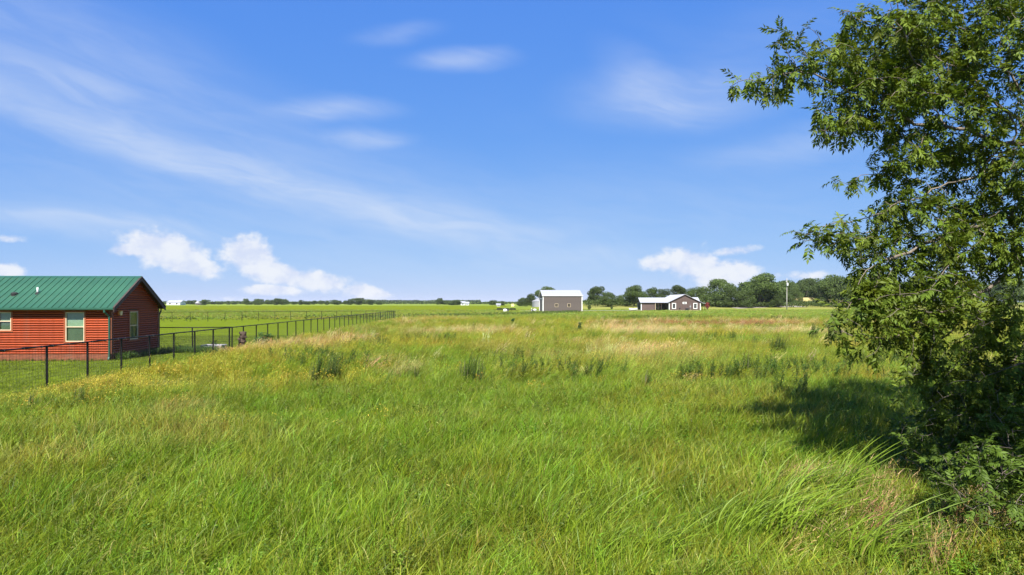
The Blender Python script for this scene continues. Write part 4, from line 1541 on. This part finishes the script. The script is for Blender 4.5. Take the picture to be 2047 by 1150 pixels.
for i, (px, py, Y) in enumerate(FART):
    x = at(px, Y)
    h = max(3.0, hz(py, Y) - float(gz(x, Y)) + .3)
    plant_tree('horizon_tree', PROTO_FAR, (i * 7) % 4, x, Y, h, 1.3 if h > 5 else 1.8, i * 1.7, ORD[i] + ' tree from the left in the far row along the horizon', 'far trees along the horizon', .3)


def wood_band(name, pts, n, hmin, hmax, size, label, tint=(.04, .07, .03)):
    """a distant wood that reads as one mass of leaf clumps"""
    rng = np.random.RandomState(len(name) + n)
    pts = np.array(pts, float)
    seg = rng.randint(0, len(pts) - 1, n)
    t = rng.rand(n)
    X = pts[seg, 0] * (1 - t) + pts[seg + 1, 0] * t
    Y = pts[seg, 1] * (1 - t) + pts[seg + 1, 1] * t + rng.uniform(0, 30, n)
    top = hmin + (hmax - hmin) * fbm(X / 22, X * 0 + 3.3, 9)
    Z = top * (1 - (1 - np.sqrt(rng.rand(n))) * .95) * rng.uniform(.75, 1, n)
    P = np.stack([X, Y, Z + gz(X, Y)], 1)
    d = rng.randn(n, 3)
    a = np.cross(d, rng.randn(n, 3))
    a /= np.linalg.norm(a, axis=1)[:, None]
    b = np.cross(d, a)
    b /= np.linalg.norm(b, axis=1)[:, None]
    s = size * rng.uniform(.5, 1.2, n)[:, None]
    V = np.stack([P - a * s, P - b * s, P + a * s, P + b * s], 1).reshape(-1, 3)
    me = np_mesh(name, V, np.arange(4 * n).reshape(-1, 4))
    set_attr(me, 'bl', np.repeat(rng.rand(n), 4))
    o = link(name, me, M_CROWN)
    return tag(o, label, 'woods', kind='stuff')


wood_band('far_woods', [(at(300, 900), 900), (at(520, 950), 950), (at(780, 1000), 1000), (at(1090, 900), 900)], 16000, 1.6, 5.4, .9, 'low dark line of far woods along the whole horizon')
wood_band('far_woods', [(at(740, 1900), 1900), (at(840, 2000), 2000), (at(960, 1800), 1800)], 7000, 6, 9.5, 2.2, 'faint bluish strip of the farthest woods in the middle of the horizon')
wood_band('hillside_woods', [(at(1500, 500), 500), (at(1600, 520), 520), (at(1760, 500), 500), (at(2200, 480), 480)], 26000, 13, 18.5, 1.0, 'dark hazy wooded rise behind the trees at the right')
wood_band('hedge_scrub', [(at(1175, 296), 296), (at(1300, 296), 296), (at(1440, 290), 290), (at(1480, 288), 288), (at(1560, 290), 290), (at(1700, 290), 290), (at(2200, 300), 300)], 24000, .8, 4.8, .30, 'dark scrub growing along the foot of the right-hand trees')
wood_band('field_edge_weeds', [(-90, 85), (-68, 93.6), (fence_x(117), 117.6), (2, 150), (20, 190)], 7000, .3, .9, .10, 'weedy dark line along the back fence')


# ------------------------------------------------------------------ the big foreground tree
def grow_tree(attr, start, step, kill, influence, rng, iters=260, droop=0.0):
    pos = [np.array(p, float) for p in start]
    par = list(range(-1, len(start) - 1))
    A = attr.copy()
    P = np.array(pos)
    near = np.full(len(A), -1)
    nd = np.full(len(A), 1e9)

    def upd(i0):
        for i in range(i0, len(pos)):
            d = np.linalg.norm(A - pos[i], axis=1)
            m = d < nd
            nd[m] = d[m]
            near[m] = i
    upd(0)
    for it in range(iters):
        act = nd < influence
        if not act.any():
            break
        i0 = len(pos)
        idx = np.unique(near[act])
        for i in idx:
            v = A[act & (near == i)] - pos[i]
            d = (v / np.linalg.norm(v, axis=1)[:, None]).sum(0)
            d = d / (np.linalg.norm(d) + 1e-6) + rng.randn(3) * .18
            d[2] -= droop
            d /= np.linalg.norm(d)
            pos.append(pos[i] + d * step)
            par.append(i)
        upd(i0)
        keep = nd > kill
        A, near, nd = A[keep], near[keep], nd[keep]
        if len(A) == 0:
            break
    return np.array(pos), np.array(par)


def branch_mesh(name, pos, par, tip=.004, expo=2.4, rmax=.3, smooth=True):
    n = len(pos)
    acc = np.zeros(n)
    nch = np.zeros(n, int)
    for i in range(n - 1, 0, -1):
        if acc[i] == 0:
            acc[i] = tip ** expo
        if par[i] >= 0:
            acc[par[i]] += acc[i]
            nch[par[i]] += 1
    rad = np.minimum(np.maximum(acc, tip ** expo) ** (1 / expo), rmax)
    child = [[] for _ in range(n)]
    for i in range(n):
        if par[i] >= 0:
            child[par[i]].append(i)
    m = MB()
    stack = [(0, None)]
    while stack:
        i, prev = stack.pop()
        path, rr = ([], []) if prev is None else ([pos[prev]], [min(rad[prev], rad[i] * 1.25)])
        cur = i
        while True:
            path.append(pos[cur])
            rr.append(rad[cur])
            ch = sorted(child[cur], key=lambda q: -rad[q])
            if not ch:
                break
            for q in ch[1:]:
                stack.append((q, cur))
            cur = ch[0]
        if len(path) > 1:
            m.tube(path, rr, 7 if rr[0] > .03 else 4, caps=False)
    return m.mesh(name, smooth=smooth), rad, nch


def ell(rng, px, py, rx, ry, Y, ryd, n):
    """points in an ellipsoid whose outline shows at this pixel from the camera's place, at distance Y"""
    c = np.array((at(px, Y), Y, hz(py, Y)))
    r = np.array((rx / FPX * Y, ryd, ry / FPX * Y))
    d = rng.randn(n, 3)
    d /= np.linalg.norm(d, axis=1)[:, None]
    return c + d * r * (rng.rand(n) ** .4)[:, None]


def leaf_rot(rng, D):
    """euler angles that carry +x onto each direction D"""
    yaw = np.arctan2(D[:, 1], D[:, 0])
    pit = -np.arcsin(np.clip(D[:, 2] / np.linalg.norm(D, axis=1), -1, 1))
    return np.stack([rng.uniform(-.7, .7, len(D)), pit, yaw], 1)


rt = np.random.RandomState(5)
PLEAF = proto_collection('compound_leaf', [veg_mesh('compound_leaf', compound_leaf(rt, .26, p, .108, .041), M_LEAF) for p in (4, 5, 5, 6)])


def big_tree():
    rng = np.random.RandomState(12)
    pts = []
    for (px, py, rx, ry, Y, rd, n) in (
            (1920, 90, 150, 120, 12.2, 2.0, 420), (1760, 90, 105, 85, 11.8, 1.2, 250), (1740, 190, 105, 75, 11.6, 1.0, 230), (1650, 130, 65, 55, 11.3, .5, 110), (1585, 140, 60, 42, 11.2, .4, 75),
            (1510, 155, 48, 28, 11.1, .25, 36), (1465, 176, 20, 14, 11.1, .12, 12), (1542, 75, 18, 42, 11.2, .2, 20), (1601, 65, 18, 32, 11.2, .2, 18), (1537, 190, 14, 18, 11.1, .15, 9), (1700, 30, 25, 30, 11.5, .3, 20),
            (1685, 245, 52, 48, 11.4, .5, 90), (1640, 235, 22, 42, 11.2, .3, 28), (1650, 282, 18, 12, 11.2, .2, 6), (1800, 320, 60, 45, 11.7, .7, 85), (1755, 335, 20, 20, 11.6, .3, 14), (1860, 240, 90, 70, 12.0, 1.2, 140),
            (1985, 330, 75, 130, 12.0, 1.6, 330), (1830, 420, 75, 60, 11.8, .9, 130), (1775, 400, 25, 25, 11.7, .3, 18), (1700, 372, 40, 8, 11.5, .2, 7), (1663, 353, 8, 6, 11.4, .1, 3),
            (1655, 476, 75, 32, 11.3, .4, 85), (1680, 440, 22, 26, 11.4, .3, 16), (1590, 467, 26, 12, 11.2, .15, 14), (1740, 500, 70, 45, 11.5, .7, 95), (1850, 490, 80, 60, 11.7, 1.0, 130), (1700, 540, 16, 26, 11.4, .2, 10),
            (1830, 575, 110, 50, 11.4, 1.0, 170), (1990, 480, 70, 90, 11.8, 1.4, 200), (1735, 620, 80, 50, 11.0, .6, 110), (1672, 650, 35, 40, 10.9, .3, 34), (1710, 710, 14, 35, 10.9, .2, 12), (1760, 680, 35, 25, 11.0, .4, 25),
            (1830, 660, 70, 45, 11.2, .8, 90), (1930, 640, 110, 60, 11.3, 1.1, 170), (1820, 735, 30, 30, 10.9, .3, 26), (1900, 760, 90, 60, 11.0, .8, 140), (2000, 740, 60, 70, 11.0, .9, 110), (1800, 785, 22, 14, 10.8, .2, 10),
            (1880, 825, 60, 30, 10.8, .5, 50), (1990, 830, 70, 50, 10.8, .7, 90),
            # the rest of the crown, right of the frame and above it
            (2160, 300, 130, 330, 12.4, 2.2, 420), (2320, 250, 160, 380, 13.4, 2.6, 420), (2500, 300, 130, 300, 13.5, 2.4, 260), (2180, -120, 260, 170, 12.8, 2.4, 380), (1950, -120, 180, 110, 12.4, 1.6, 200), (2150, 720, 110, 150, 11.8, 1.2, 120)):
        pts.append(ell(rng, px, py, rx, ry, Y, rd, int(n * 1.15)))
    # unseen limbs right of the camera, added to shade the lower right
    for (c, r, n) in (((9.6, 9.6, 6.2), (1.6, 1.6, 1.3), 150), ((7.6, 6.7, 5.4), (2.3, 1.7, 1.5), 620), ((10.0, 7.0, 6.6), (1.9, 1.8, 1.7), 300), ((8.6, 8.2, 4.0), (1.6, 1.3, 1.0), 200)):
        d = rng.randn(n, 3)
        d /= np.linalg.norm(d, axis=1)[:, None]
        pts.append(np.array(c) + d * np.array(r) * (rng.rand(n) ** .4)[:, None])
    A = np.concatenate(pts)
    A = A[(A[:, 1] > 8.6) | (A[:, 0] / A[:, 1] > .80)]
    start = [(13.0, 13.6, -.2), (13.0, 13.6, .4), (12.95, 13.55, 1.0), (12.85, 13.5, 1.6), (12.7, 13.45, 2.2), (12.5, 13.4, 2.8), (12.2, 13.3, 3.4), (11.9, 13.2, 3.95), (11.6, 13.1, 4.5), (11.3, 13.0, 5.0), (11.0, 12.9, 5.5)]
    pos, par = grow_tree(A, start, .16, .18, 3.2, rng, 330, .04)
    tm, rad, nch = branch_mesh('trunk', pos, par, .0040, 2.35, .27)
    E = empty('shade_tree', (0, 0, 0), 0, 'large leafy foreground tree reaching in from the right edge', 'tree')
    E.location = (13.0, 13.6, 0)
    off = -np.array((13.0, 13.6, 0))
    tm.transform(__import__('mathutils').Matrix.Translation(off))
    link('trunk', tm, M_BARK, E)
    thin = np.where((rad < .0135) & (par >= 0))[0]
    P, D = [], []
    for rep in range(4):
        k = thin[rng.rand(len(thin)) < (1.0, .9, .65, .3)[rep]]
        d = pos[k] - pos[par[k]]
        d /= np.linalg.norm(d, axis=1)[:, None]
        D.append(.55 * d + rng.randn(len(k), 3) * .55 + np.array((.30, 0, -.22)))
        P.append(pos[k] - d * .17 * rng.rand(len(k), 1))
    P, D = np.concatenate(P), np.concatenate(D)
    n = len(P)
    t = np.array((.072, .116, .012)) * rng.uniform(.6, 1.4, (n, 1)) + np.array((.03, .02, 0)) * rng.rand(n, 1)
    scatter('crown', PLEAF, P + off, leaf_rot(rng, D), rng.uniform(.5, 1.1, n), t, E, rng=rng)
    print('big tree nodes', len(pos), 'leaves', n)


big_tree()


def shrub(x, y, h, r, n_at, seed, label, cat='shrub', tint=(.066, .108, .012), lscale=.7, name='leafy_shrub', lob=None):
    rng = np.random.RandomState(seed)
    d = rng.randn(n_at, 3)
    d /= np.linalg.norm(d, axis=1)[:, None]
    A = np.array((0, 0, h * .55)) + d * np.array((r, r, h * .47)) * (rng.rand(n_at) ** .35)[:, None]
    A = A[A[:, 2] > .12]
    pos, par = grow_tree(A, [(0, 0, -.05), (.02, 0, .12)], .12, .15, 2.5, rng, 160)
    m, rad, nch = branch_mesh('stem', pos, par, .003, 2.2, .05)
    z = float(gz(x, y))
    E = empty(name, (x, y, z), 0, label, cat)
    link('stem', m, M_BARK, E)
    thin = np.where((rad < .009) & (par >= 0))[0]
    k = np.concatenate([thin, thin[rng.rand(len(thin)) < .6]])
    D = (pos[k] - pos[par[k]]) / .12 * .5 + rng.randn(len(k), 3) * .6 + np.array((.25, 0, -.1))
    t = np.array(tint) * rng.uniform(.75, 1.35, (len(k), 1))
    scatter('foliage', PLEAF, pos[k], leaf_rot(rng, D), rng.uniform(.7, 1.1, len(k)) * lscale, t, E, rng=rng)


for (px, py, h, r, n, lab) in ((1985, 1085, 1.3, .8, 420, 'leafy shrub low in the right corner under the big tree'),
                               (2090, 1010, 2.0, 1.2, 560, 'shaded leafy shrub at the right edge below the big tree'),
                               (1890, 985, 1.25, .75, 330, 'leafy shrub left of the other undergrowth beneath the big tree'),
                               (1990, 930, 1.7, 1.1, 480, 'dark shrub in the shade below the hanging branches'), (1865, 925, 1.0, .8, 260, 'low dark shrub added to widen the tree shadow')):  # last shrub is added to deepen the tree shade here
    X, Y = gnd(px, py)
    shrub(X, Y, h, r, n, int(px), lab)
X, Y = gnd(503, 700)
shrub(X + .2, 44.2, 1.05, .55, 120, 3, 'small dark green shrub behind the long fence by the stone stack', tint=(.04, .085, .02), lscale=1.0)
shrub(X + .9, 44.6, .55, .4, 60, 4, 'low dark green shrub right of the fence shrub', tint=(.04, .085, .02), lscale=1.0)
shrub(at(424, 42.5), 42.8, .62, .36, 60, 5, 'tiny dark shrub behind the grey boards by the fence', tint=(.03, .06, .02), lscale=.8)
# red shrub at the ranch house porch and the young trees on the drive
M_RED = leaf_mat('red_leaf', 'OBJECT', (.22, .035, .03), .25, .5, .3, jitter=.05)
tm_, cm_ = tree_meshes(300, round_lobes(np.random.RandomState(9), .75, .1, 9), 1500, .05, .2, .02)
cm_.materials.clear()
E_ = empty('red_shrub', (at(1413.5, 240), 239.6, 0), 0, 'dark red leaved shrub at the right porch of the ranch house', 'shrub')
E_.scale = (2.6, 2.6, 2.9)
link('trunk', tm_, M_BARK, E_)
link('crown', cm_, M_RED, E_)
for (px, py0, py1, Y, lab) in ((1178.5, 610, 620, 250, 'young round tree on the drive right of the barn'), (1223, 612.5, 619, 262, 'very small young tree on the drive halfway to the ranch house')):
    x = at(px, Y)
    g0 = float(gz(x, Y))
    plant_tree('young_tree', PROTO_FAR, 1, x, Y, hz(py0, Y) - g0, .95, 1.0, lab, 'young trees by the drive')

# ------------------------------------------------------------------ weeds that stand up singly from the meadow
rw_ = np.random.RandomState(77)
WEEDP = proto_collection('weed_plant', [veg_mesh('weed_plant', weed_stem(rw_, .85, 40, .12, .026, .18, .16), M_VEG) for _ in range(4)])


def weed_clump(px, py, wpx, hpx, seed, label, name='tall_weed', tint=WEED, dens=1.0):
    rng = np.random.RandomState(seed)
    Y = FPX * (CAMH - .30) / (py - HY)
    X = at(px, Y)
    w, h = wpx / FPX * Y / 2, hpx / FPX * Y + .34
    n = max(10, int(70 * dens * min(2.5, (w / .6) ** 1.3)))
    a = rng.rand(n) * 6.283
    r = np.sqrt(rng.rand(n)) * w
    P = np.stack([r * np.cos(a), r * np.sin(a) * .8, 0 * r], 1)
    s = h / .85 * (1.08 - .35 * (r / w) ** 2) * rng.uniform(.45, 1.08, n)
    E = empty(name, (X, Y, 0), 0, label, 'weed', 'weeds standing in the meadow')
    m = MB()
    for i in range(min(n, 10)):
        m.tube([(P[i][0], P[i][1], 0), (P[i][0] * 1.05 + .05, P[i][1], s[i] * .8)], [.012, .004], 5)
    m.build('stem', M_STEM, E)
    t = np.asarray(tint) * rng.uniform(.75, 1.35, (n, 1))
    rot = np.stack([rng.randn(n) * .06, .10 + rng.randn(n) * .08 + 0 * n, rng.uniform(-.6, .6, n)], 1)
    wd = np.clip(s, .6, 1.0) * .62
    scatter('foliage', WEEDP, P, rot, np.stack([wd, wd, s], 1), t, E, rng=rng)


for k, (px, py, w, h, lab) in enumerate((
        (640, 757, 44, 58, 'tall dark bushy weed in the meadow nearest the fence side'), (666, 752, 24, 50, 'thinner dark weed leaning beside the bushy weed'),
        (940, 756, 44, 52, 'dark bushy weed in the middle of the meadow'), (918, 752, 14, 30, 'slim weed left of the middle bushy weed'),
        (1487, 741, 32, 42, 'dark upright weed clump right of the meadow centre'), (1551, 704, 36, 36, 'round green weed bush far right in the meadow'),
        (1622, 680, 18, 44, 'tall leafy weed beside the hanging tree branches'), (1660, 686, 26, 40, 'leafy weed under the tip of the hanging branches'),
        (1513, 655, 14, 16, 'small broad weed before the rust coloured grass'), (1505, 690, 16, 20, 'small weed below the pale grass on the right'),
        (1051, 682, 9, 24, 'slim spike weed right of the first sapling'), (1290, 766, 8, 34, 'single dark spike weed right of the weed patch'),
        (946, 655, 6, 12, 'little spike weed far left of the first sapling'), (1130, 740, 8, 26, 'single spike weed above the weed patch'),
        (155, 797, 34, 22, 'dark low weed by the near fence posts'), (62, 806, 20, 16, 'small dark weed nearest the left frame edge'), (480, 690, 10, 18, 'slender weed at the foot of the fence'),
        (685, 690, 26, 16, 'leafy low weed in the straw coloured grass by the fence'), (655, 690, 12, 12, 'tiny weed left of the leafy low weed'),
        (830, 750, 8, 22, 'small spike weed by the pale grass hump'), (820, 722, 30, 20, 'dark low weed in the meadow left of centre'), (885, 722, 22, 14, 'low leafy weed left of the middle bushy weed'))):
    weed_clump(px, py, w, h, 500 + k, lab)


def sapling(px, py, hpx, seed, label):
    rng = np.random.RandomState(seed)
    X, Y = gnd(px, py)
    h = hpx / FPX * Y
    E = empty('oak_sapling', (X, Y, 0), 0, label, 'sapling', 'saplings in the meadow')
    m = MB().tube([(0, 0, 0), (.02, 0, h * .4), (h * .12, 0, h * .8), (h * .22, 0, h)], [.016, .012, .008, .003], 6)
    P, D = [], []
    for i in range(26):
        t = rng.uniform(.3, 1.0)
        c = np.array((h * .2 * t * t, 0, h * t))
        e = c + np.array((rng.uniform(-.05, .2) * h, rng.randn() * .12 * h, rng.uniform(0, .12) * h))
        m.tube([c, e], [.004, .002], 4)
        for q in range(3):
            P.append(c + (e - c) * (q + 1) / 3)
            D.append(np.array((.7 + .4 * rng.randn(), .5 * rng.randn(), .3 * rng.randn() - .1)))
    m.build('stem', M_BARK, E)
    n = len(P)
    scatter('foliage', PLEAF, np.array(P), leaf_rot(rng, np.array(D)), np.full(n, .95), np.array((.03, .085, .02)) * rng.uniform(.7, 1.3, (n, 1)), E, rng=rng)


sapling(1019, 658, 20, 1, 'dark leaning sapling in the meadow left of the barn')
sapling(1153, 669, 24, 2, 'dark leaning sapling in the meadow below the barn')

# ------------------------------------------------------------------ the grasses
rg = np.random.RandomState(99)
NEAR = proto_collection('near_tuft', [veg_mesh('near_tuft', blades(rg, 50, .26, .16, .66, .0085, .30, .58, 4, .36), M_VEG) for _ in range(5)])
MIDT = proto_collection('mid_tuft', [veg_mesh('mid_tuft', joinm([blades(rg, 34, .28, .40, .78, .010, .5, .25, 3, .28), seed_heads(rg, 4, .25, .6, .85, .4)]), M_VEG) for _ in range(5)])
FART_ = proto_collection('far_tuft', [veg_mesh('far_tuft', blades(rg, 30, .55, .22, .50, .030, .4, .3, 3, .25), M_VEG) for _ in range(4)])
SEED = proto_collection('seed_stalk', [veg_mesh('seed_stalk', seed_heads(rg, 16, .30, .6, 1.0, .45), M_VEG) for _ in range(4)])
WIDE = proto_collection('broad_blade', [veg_mesh('broad_blade', blades(rg, 26, .22, .9, 1.5, .019, .62, .30, 7, .42, (1, .05)), M_VEG) for _ in range(4)])
LAWNP = proto_collection('lawn_tuft', [veg_mesh('lawn_tuft', blades(rg, 40, .30, .05, .11, .008, .3, .6, 2, .2), M_VEG) for _ in range(3)])
FLOW = proto_collection('flower_stem', [veg_mesh('flower_stem', flower_stem(rg, .62), M_VEG) for _ in range(4)])
FORB = proto_collection('leafy_forb', [veg_mesh('leafy_forb', weed_stem(rg, .42, 16, .085, .032, .7, .1), M_VEG) for _ in range(4)])


def sample(y0, y1, dens, xl=None, xr=None, rng=rg, side=1.12):
    """points on the ground between two distances, a little wider than the view; dens per square metre"""
    wid = lambda y: 1.5 * y * side + 1.5
    area = (y1 - y0) * (wid(y0) + wid(y1)) / 2
    n = int(area * dens)
    u = rng.rand(n)
    a, b = wid(y0), wid(y1)
    t = (np.sqrt(a * a + u * (b * b - a * a)) - a) / (b - a)
    y = y0 + (y1 - y0) * t
    x = (rng.rand(n) - .5) * wid(y)
    return x, y


def yard(x, y):
    return (x < fence_x(y) + .05) & (y < 117.5)


def blade_rot(n, rng=rg, yaw=1.0, tilt=.16):
    return np.stack([rng.randn(n) * tilt, rng.randn(n) * tilt, rng.uniform(-yaw, yaw, n)], 1)


def keep_out(x, y):
    """ground not covered with meadow: lawn, buildings, drives, and the trodden corner at lower right"""
    k = yard(x, y)
    k |= (x > 8.5) & (x < 23.5) & (y > 216) & (y < 232)
    k |= (x > 45.5) & (x < 70) & (y > 240) & (y < 264)
    k |= (y > 219.5) & (y < 240) & (x > 2) & (x < 46)
    return k


def in_corner(x, y):
    return (x > 4.3 + .5 * (fbm(x / .8, y / .8, 15) - .5)) & (y < 9.8) & (x > .47 * y)


def meadow(name, coll, bands, scale, jit, label, cat='grass', hmod=True, mask=None, tint=None):
    XS, YS, SS = [], [], []
    for (y0, y1, d, s) in bands:
        x, y = sample(y0, y1, d)
        XS.append(x)
        YS.append(y)
        SS.append(np.full(len(x), s))
    x, y, s = np.concatenate(XS), np.concatenate(YS), np.concatenate(SS)
    k = ~keep_out(x, y)
    if mask is not None:
        k &= mask(x, y)
    x, y, s = x[k], y[k], s[k]
    n = len(x)
    c = growth(x, y) if tint is None else np.tile(np.array(tint), (n, 1))
    c = c * rg.uniform(1 - jit, 1 + jit, (n, 1)) * (1 + .12 * rg.randn(n, 3))
    hh = rg.uniform(.75, 1.2, n)
    if hmod:
        hh = hh * (.35 + 1.25 * fbm(x / 1.9, y / 1.9, 51))
        edge = sstep(0.0, 3.0, x - fence_x(y))
        hh = hh * np.where(y < 117, .55 + .45 * edge, 1)
    sc = scale * s * hh
    w = np.clip(s * rg.uniform(.85, 1.2, n) * scale, .3, 4)
    P = np.stack([x, y, gz(x, y)], 1)
    rot = blade_rot(n)
    rot[:, 2] += 2.2 * (fbm(x / 2.6, y / 2.6, 61) - .5) + np.where(rg.rand(n) < .22, rg.uniform(-3.1, 3.1, n), 0)
    o = scatter(name, coll, P, rot, np.stack([w, w, sc], 1), c, None, label, cat)
    print(name, n)
    return o


meadow('meadow_grass', NEAR, [(4.5, 9, 34, .92), (9, 16, 30, .95), (16, 27, 17, .95)], 1.0, .28, 'long wind-blown green grass filling the foreground meadow', mask=lambda x, y: ~in_corner(x, y) | (rg.rand(len(x)) < .12))
meadow('meadow_grass', MIDT, [(25, 45, 11, 1.0), (45, 80, 5.0, 1.1), (80, 118, 2.6, 1.1)], 1.0, .28, 'mixed green and straw grass of the middle meadow')
meadow('meadow_grass', FART_, [(112, 170, 1.0, .85), (170, 262, .5, .8)], 1.0, .15, 'shorter bright green grass of the far meadow before the barn')


def straw_mask(x, y):
    c = growth(x, y)
    q = c[:, 0] / (c[:, 1] + 1e-6)
    return ((q > 1.05 + .3 * rg.rand(len(x))) & (q < 1.55)) | (rg.rand(len(x)) < .03)


meadow('straw_grass', SEED, [(24, 60, 1.0, 1.0), (60, 100, .9, 1.05)], 1.0, .2, 'feathery straw coloured seed heads standing over the meadow grass', mask=straw_mask, tint=(.48, .37, .17))


def yellow_mask(x, y):
    f = fbm(x / 3.5, y / 5, 71)
    near_f = sstep(16, 2, x - fence_x(y)) * sstep(13, 20, y)
    mid = sstep(20, 26, y) * sstep(48, 36, y) * .25
    return rg.rand(len(x)) < np.clip(near_f + mid, 0, 1) * sstep(.38, .62, f)


def dark_mask(x, y):
    out = np.zeros(len(x), bool)
    for (px, py, rx, ry) in ((1050, 757, 70, 8), (1140, 760, 75, 8), (1200, 757, 50, 6), (1610, 757, 110, 12), (1690, 765, 90, 7), (1440, 765, 90, 10), (1430, 686, 45, 4), (690, 740, 90, 10), (730, 700, 40, 6), (600, 730, 70, 10), (860, 690, 60, 5), (1000, 735, 50, 7),
                             (1580, 790, 40, 10), (1230, 642, 30, 2), (1290, 640, 40, 2), (1390, 640, 50, 2.4), (1550, 643, 60, 2.5), (1900, 745, 200, 14)):
        X, Y = gnd(px, py)
        ax, ay = rx * Y / FPX, ry * Y * Y / (FPX * CAMH)
        out |= ((x - X) / ax) ** 2 + ((y - Y) / ay) ** 2 + 1.2 * (fbm(x / ax * 2, y / ay * 2, 5) - .5) < 1
    return out & (rg.rand(len(x)) < .62)


meadow('yellow_wildflowers', FLOW, [(12, 24, 5, .9), (24, 45, 3.2, 1.0)], 1.0, .15, 'small yellow wildflowers dotting the meadow along the fence', 'wildflowers', mask=yellow_mask, tint=(.40, .34, .035))
meadow('leafy_weeds', WEEDP, [(11, 30, 8, 1.05), (30, 70, 6.0, 1.05), (70, 125, 2.4, 1.1)], 1.0, .25, 'patches of dark leafy weeds among the meadow grass', 'weeds', mask=dark_mask, tint=tuple(WEED * 1.15), hmod=False)
meadow('leafy_forbs', FORB, [(4.5, 14, 6.5, .95), (14, 26, 5.0, 1.05)], 1.0, .35, 'scattered small leafy herbs between the grass stems', 'weeds', tint=(.125, .185, .016))


def corner_mask(x, y):
    """lower right: dry grass and creeping leaves under the tree"""
    px = CX + FPX * x / y
    py = HY + FPX * CAMH / y
    return (px > 1560 + .0 * py) & (x > 3.2) & (y < 11.5)


meadow('dry_grass', MIDT, [(4.5, 11.5, 10, .7)], 1.0, .25, 'dry tan grass between the bright clump and the shaded shrubs', mask=lambda x, y: corner_mask(x, y) & (fbm(x / 1.1, y / 1.1, 8) > .45), tint=(.36, .25, .11), hmod=False)
meadow('ground_leaves', FORB, [(4.5, 9.6, 34, .95)], 1.0, .3, 'low creeping green leaves covering the lower right corner', 'ground cover', mask=lambda x, y: corner_mask(x, y) & (x > 4.4), tint=(.125, .175, .016), hmod=False)

# bright broad-bladed clumps in the right foreground
for k, (px, py, n, s, lab) in enumerate(((1610, 1080, 6, .85, 'bright broad-bladed grass clump arching right in the front'), (1560, 1010, 5, .8, 'bright broad-bladed grass clump behind the front one'),
                                         (1690, 1135, 4, .7, 'low broad-bladed grass clump at the lower edge right of centre'), (1460, 1090, 4, .65, 'broad-bladed grass clump left of the bright front clump'),
                                         (1270, 1125, 3, .6, 'broad-bladed grass clump at the lower edge near the centre'), (1690, 1030, 4, .8, 'broad-bladed grass clump nearest the shaded undergrowth'), (1500, 940, 4, .6, 'small broad-bladed grass clump farthest back before the tree shadow'), (1130, 1060, 4, .55, 'small broad-bladed grass clump just right of the centre foreground'))):
    X, Y = gnd(px, py)
    rng = np.random.RandomState(900 + k)
    P = np.stack([rng.randn(n) * .28, rng.randn(n) * .25, np.zeros(n)], 1)
    o = scatter('grass_clump', WIDE, P, blade_rot(n, rng, .5, .08), rng.uniform(.8, 1.15, n) * s * 1.12, np.array((.155, .235, .017)) * rng.uniform(.8, 1.2, (n, 1)), None, lab, 'grass', rng=rng)
    o.location = (X, Y, 0)
    o['group'] = 'broad-bladed grass clumps'

# mown lawn blades behind the fence
x, y = sample(17, 60, 9, side=1.05)
k = yard(x, y) & ~((x > -34.0) & (x < -20.3) & (y > 34.0) & (y < 40.4))
x, y = x[k], y[k]
n = len(x)
scatter('lawn_grass', LAWNP, np.stack([x, y, np.full(n, .03)], 1), np.stack([np.zeros(n), np.zeros(n), rg.rand(n) * 6.28], 1), rg.uniform(.8, 1.4, n),
        LAWN * 1.05 * rg.uniform(.75, 1.3, (n, 1)) * (1 + .3 * (fbm(x / 3, y / 3, 4) - .5))[:, None], None, 'short mown green lawn grass behind the long fence', 'grass')
# rough weeds at the cabin's foot
x = np.concatenate([rg.uniform(-20.2, -17.2, 420), rg.uniform(-20.3, -19.8, 160), rg.uniform(-33, -20.6, 500)])
y = np.concatenate([rg.uniform(39.6, 41.8, 420), rg.uniform(34.8, 39.8, 160), rg.uniform(34.2, 34.55, 500)])
y[580:] = 34.7 + (x[580:] + 20.38) * .0443 - rg.uniform(.06, .3, 500)
n = len(x)
scatter('wall_weeds', FORB, np.stack([x, y, np.full(n, .02)], 1), np.stack([np.zeros(n), np.zeros(n), rg.rand(n) * 6.28], 1), np.concatenate([rg.uniform(.6, 1.1, 420), rg.uniform(.6, 1.2, 160), rg.uniform(.2, .4, 500)]),
        np.array((.07, .13, .022)) * rg.uniform(.7, 1.3, (n, 1)), None, 'rough low weeds growing at the foot of the log cabin', 'weeds')


# ------------------------------------------------------------------ the summer air that pales the far trees
def haze_box():
    m = bpy.data.materials.new('summer_air')
    m.use_nodes = True
    T = NT(m.node_tree)
    T.n.remove(T.n['Principled BSDF'])
    v = T.new('ShaderNodeVolumePrincipled')
    v.inputs['Color'].default_value = rgb(.78, .86, .97)
    v.inputs['Density'].default_value = 0.00005
    v.inputs['Anisotropy'].default_value = 0.0
    T.l.new(v.outputs[0], T.n['Material Output'].inputs['Volume'])
    o = MB().box(-7500, 7500, -60, 5200, -1.2, 26).build('haze', m)
    o['kind'] = 'stuff'
    o['label'] = 'thin pale summer haze lying over the whole plain'
    return o


haze_box()
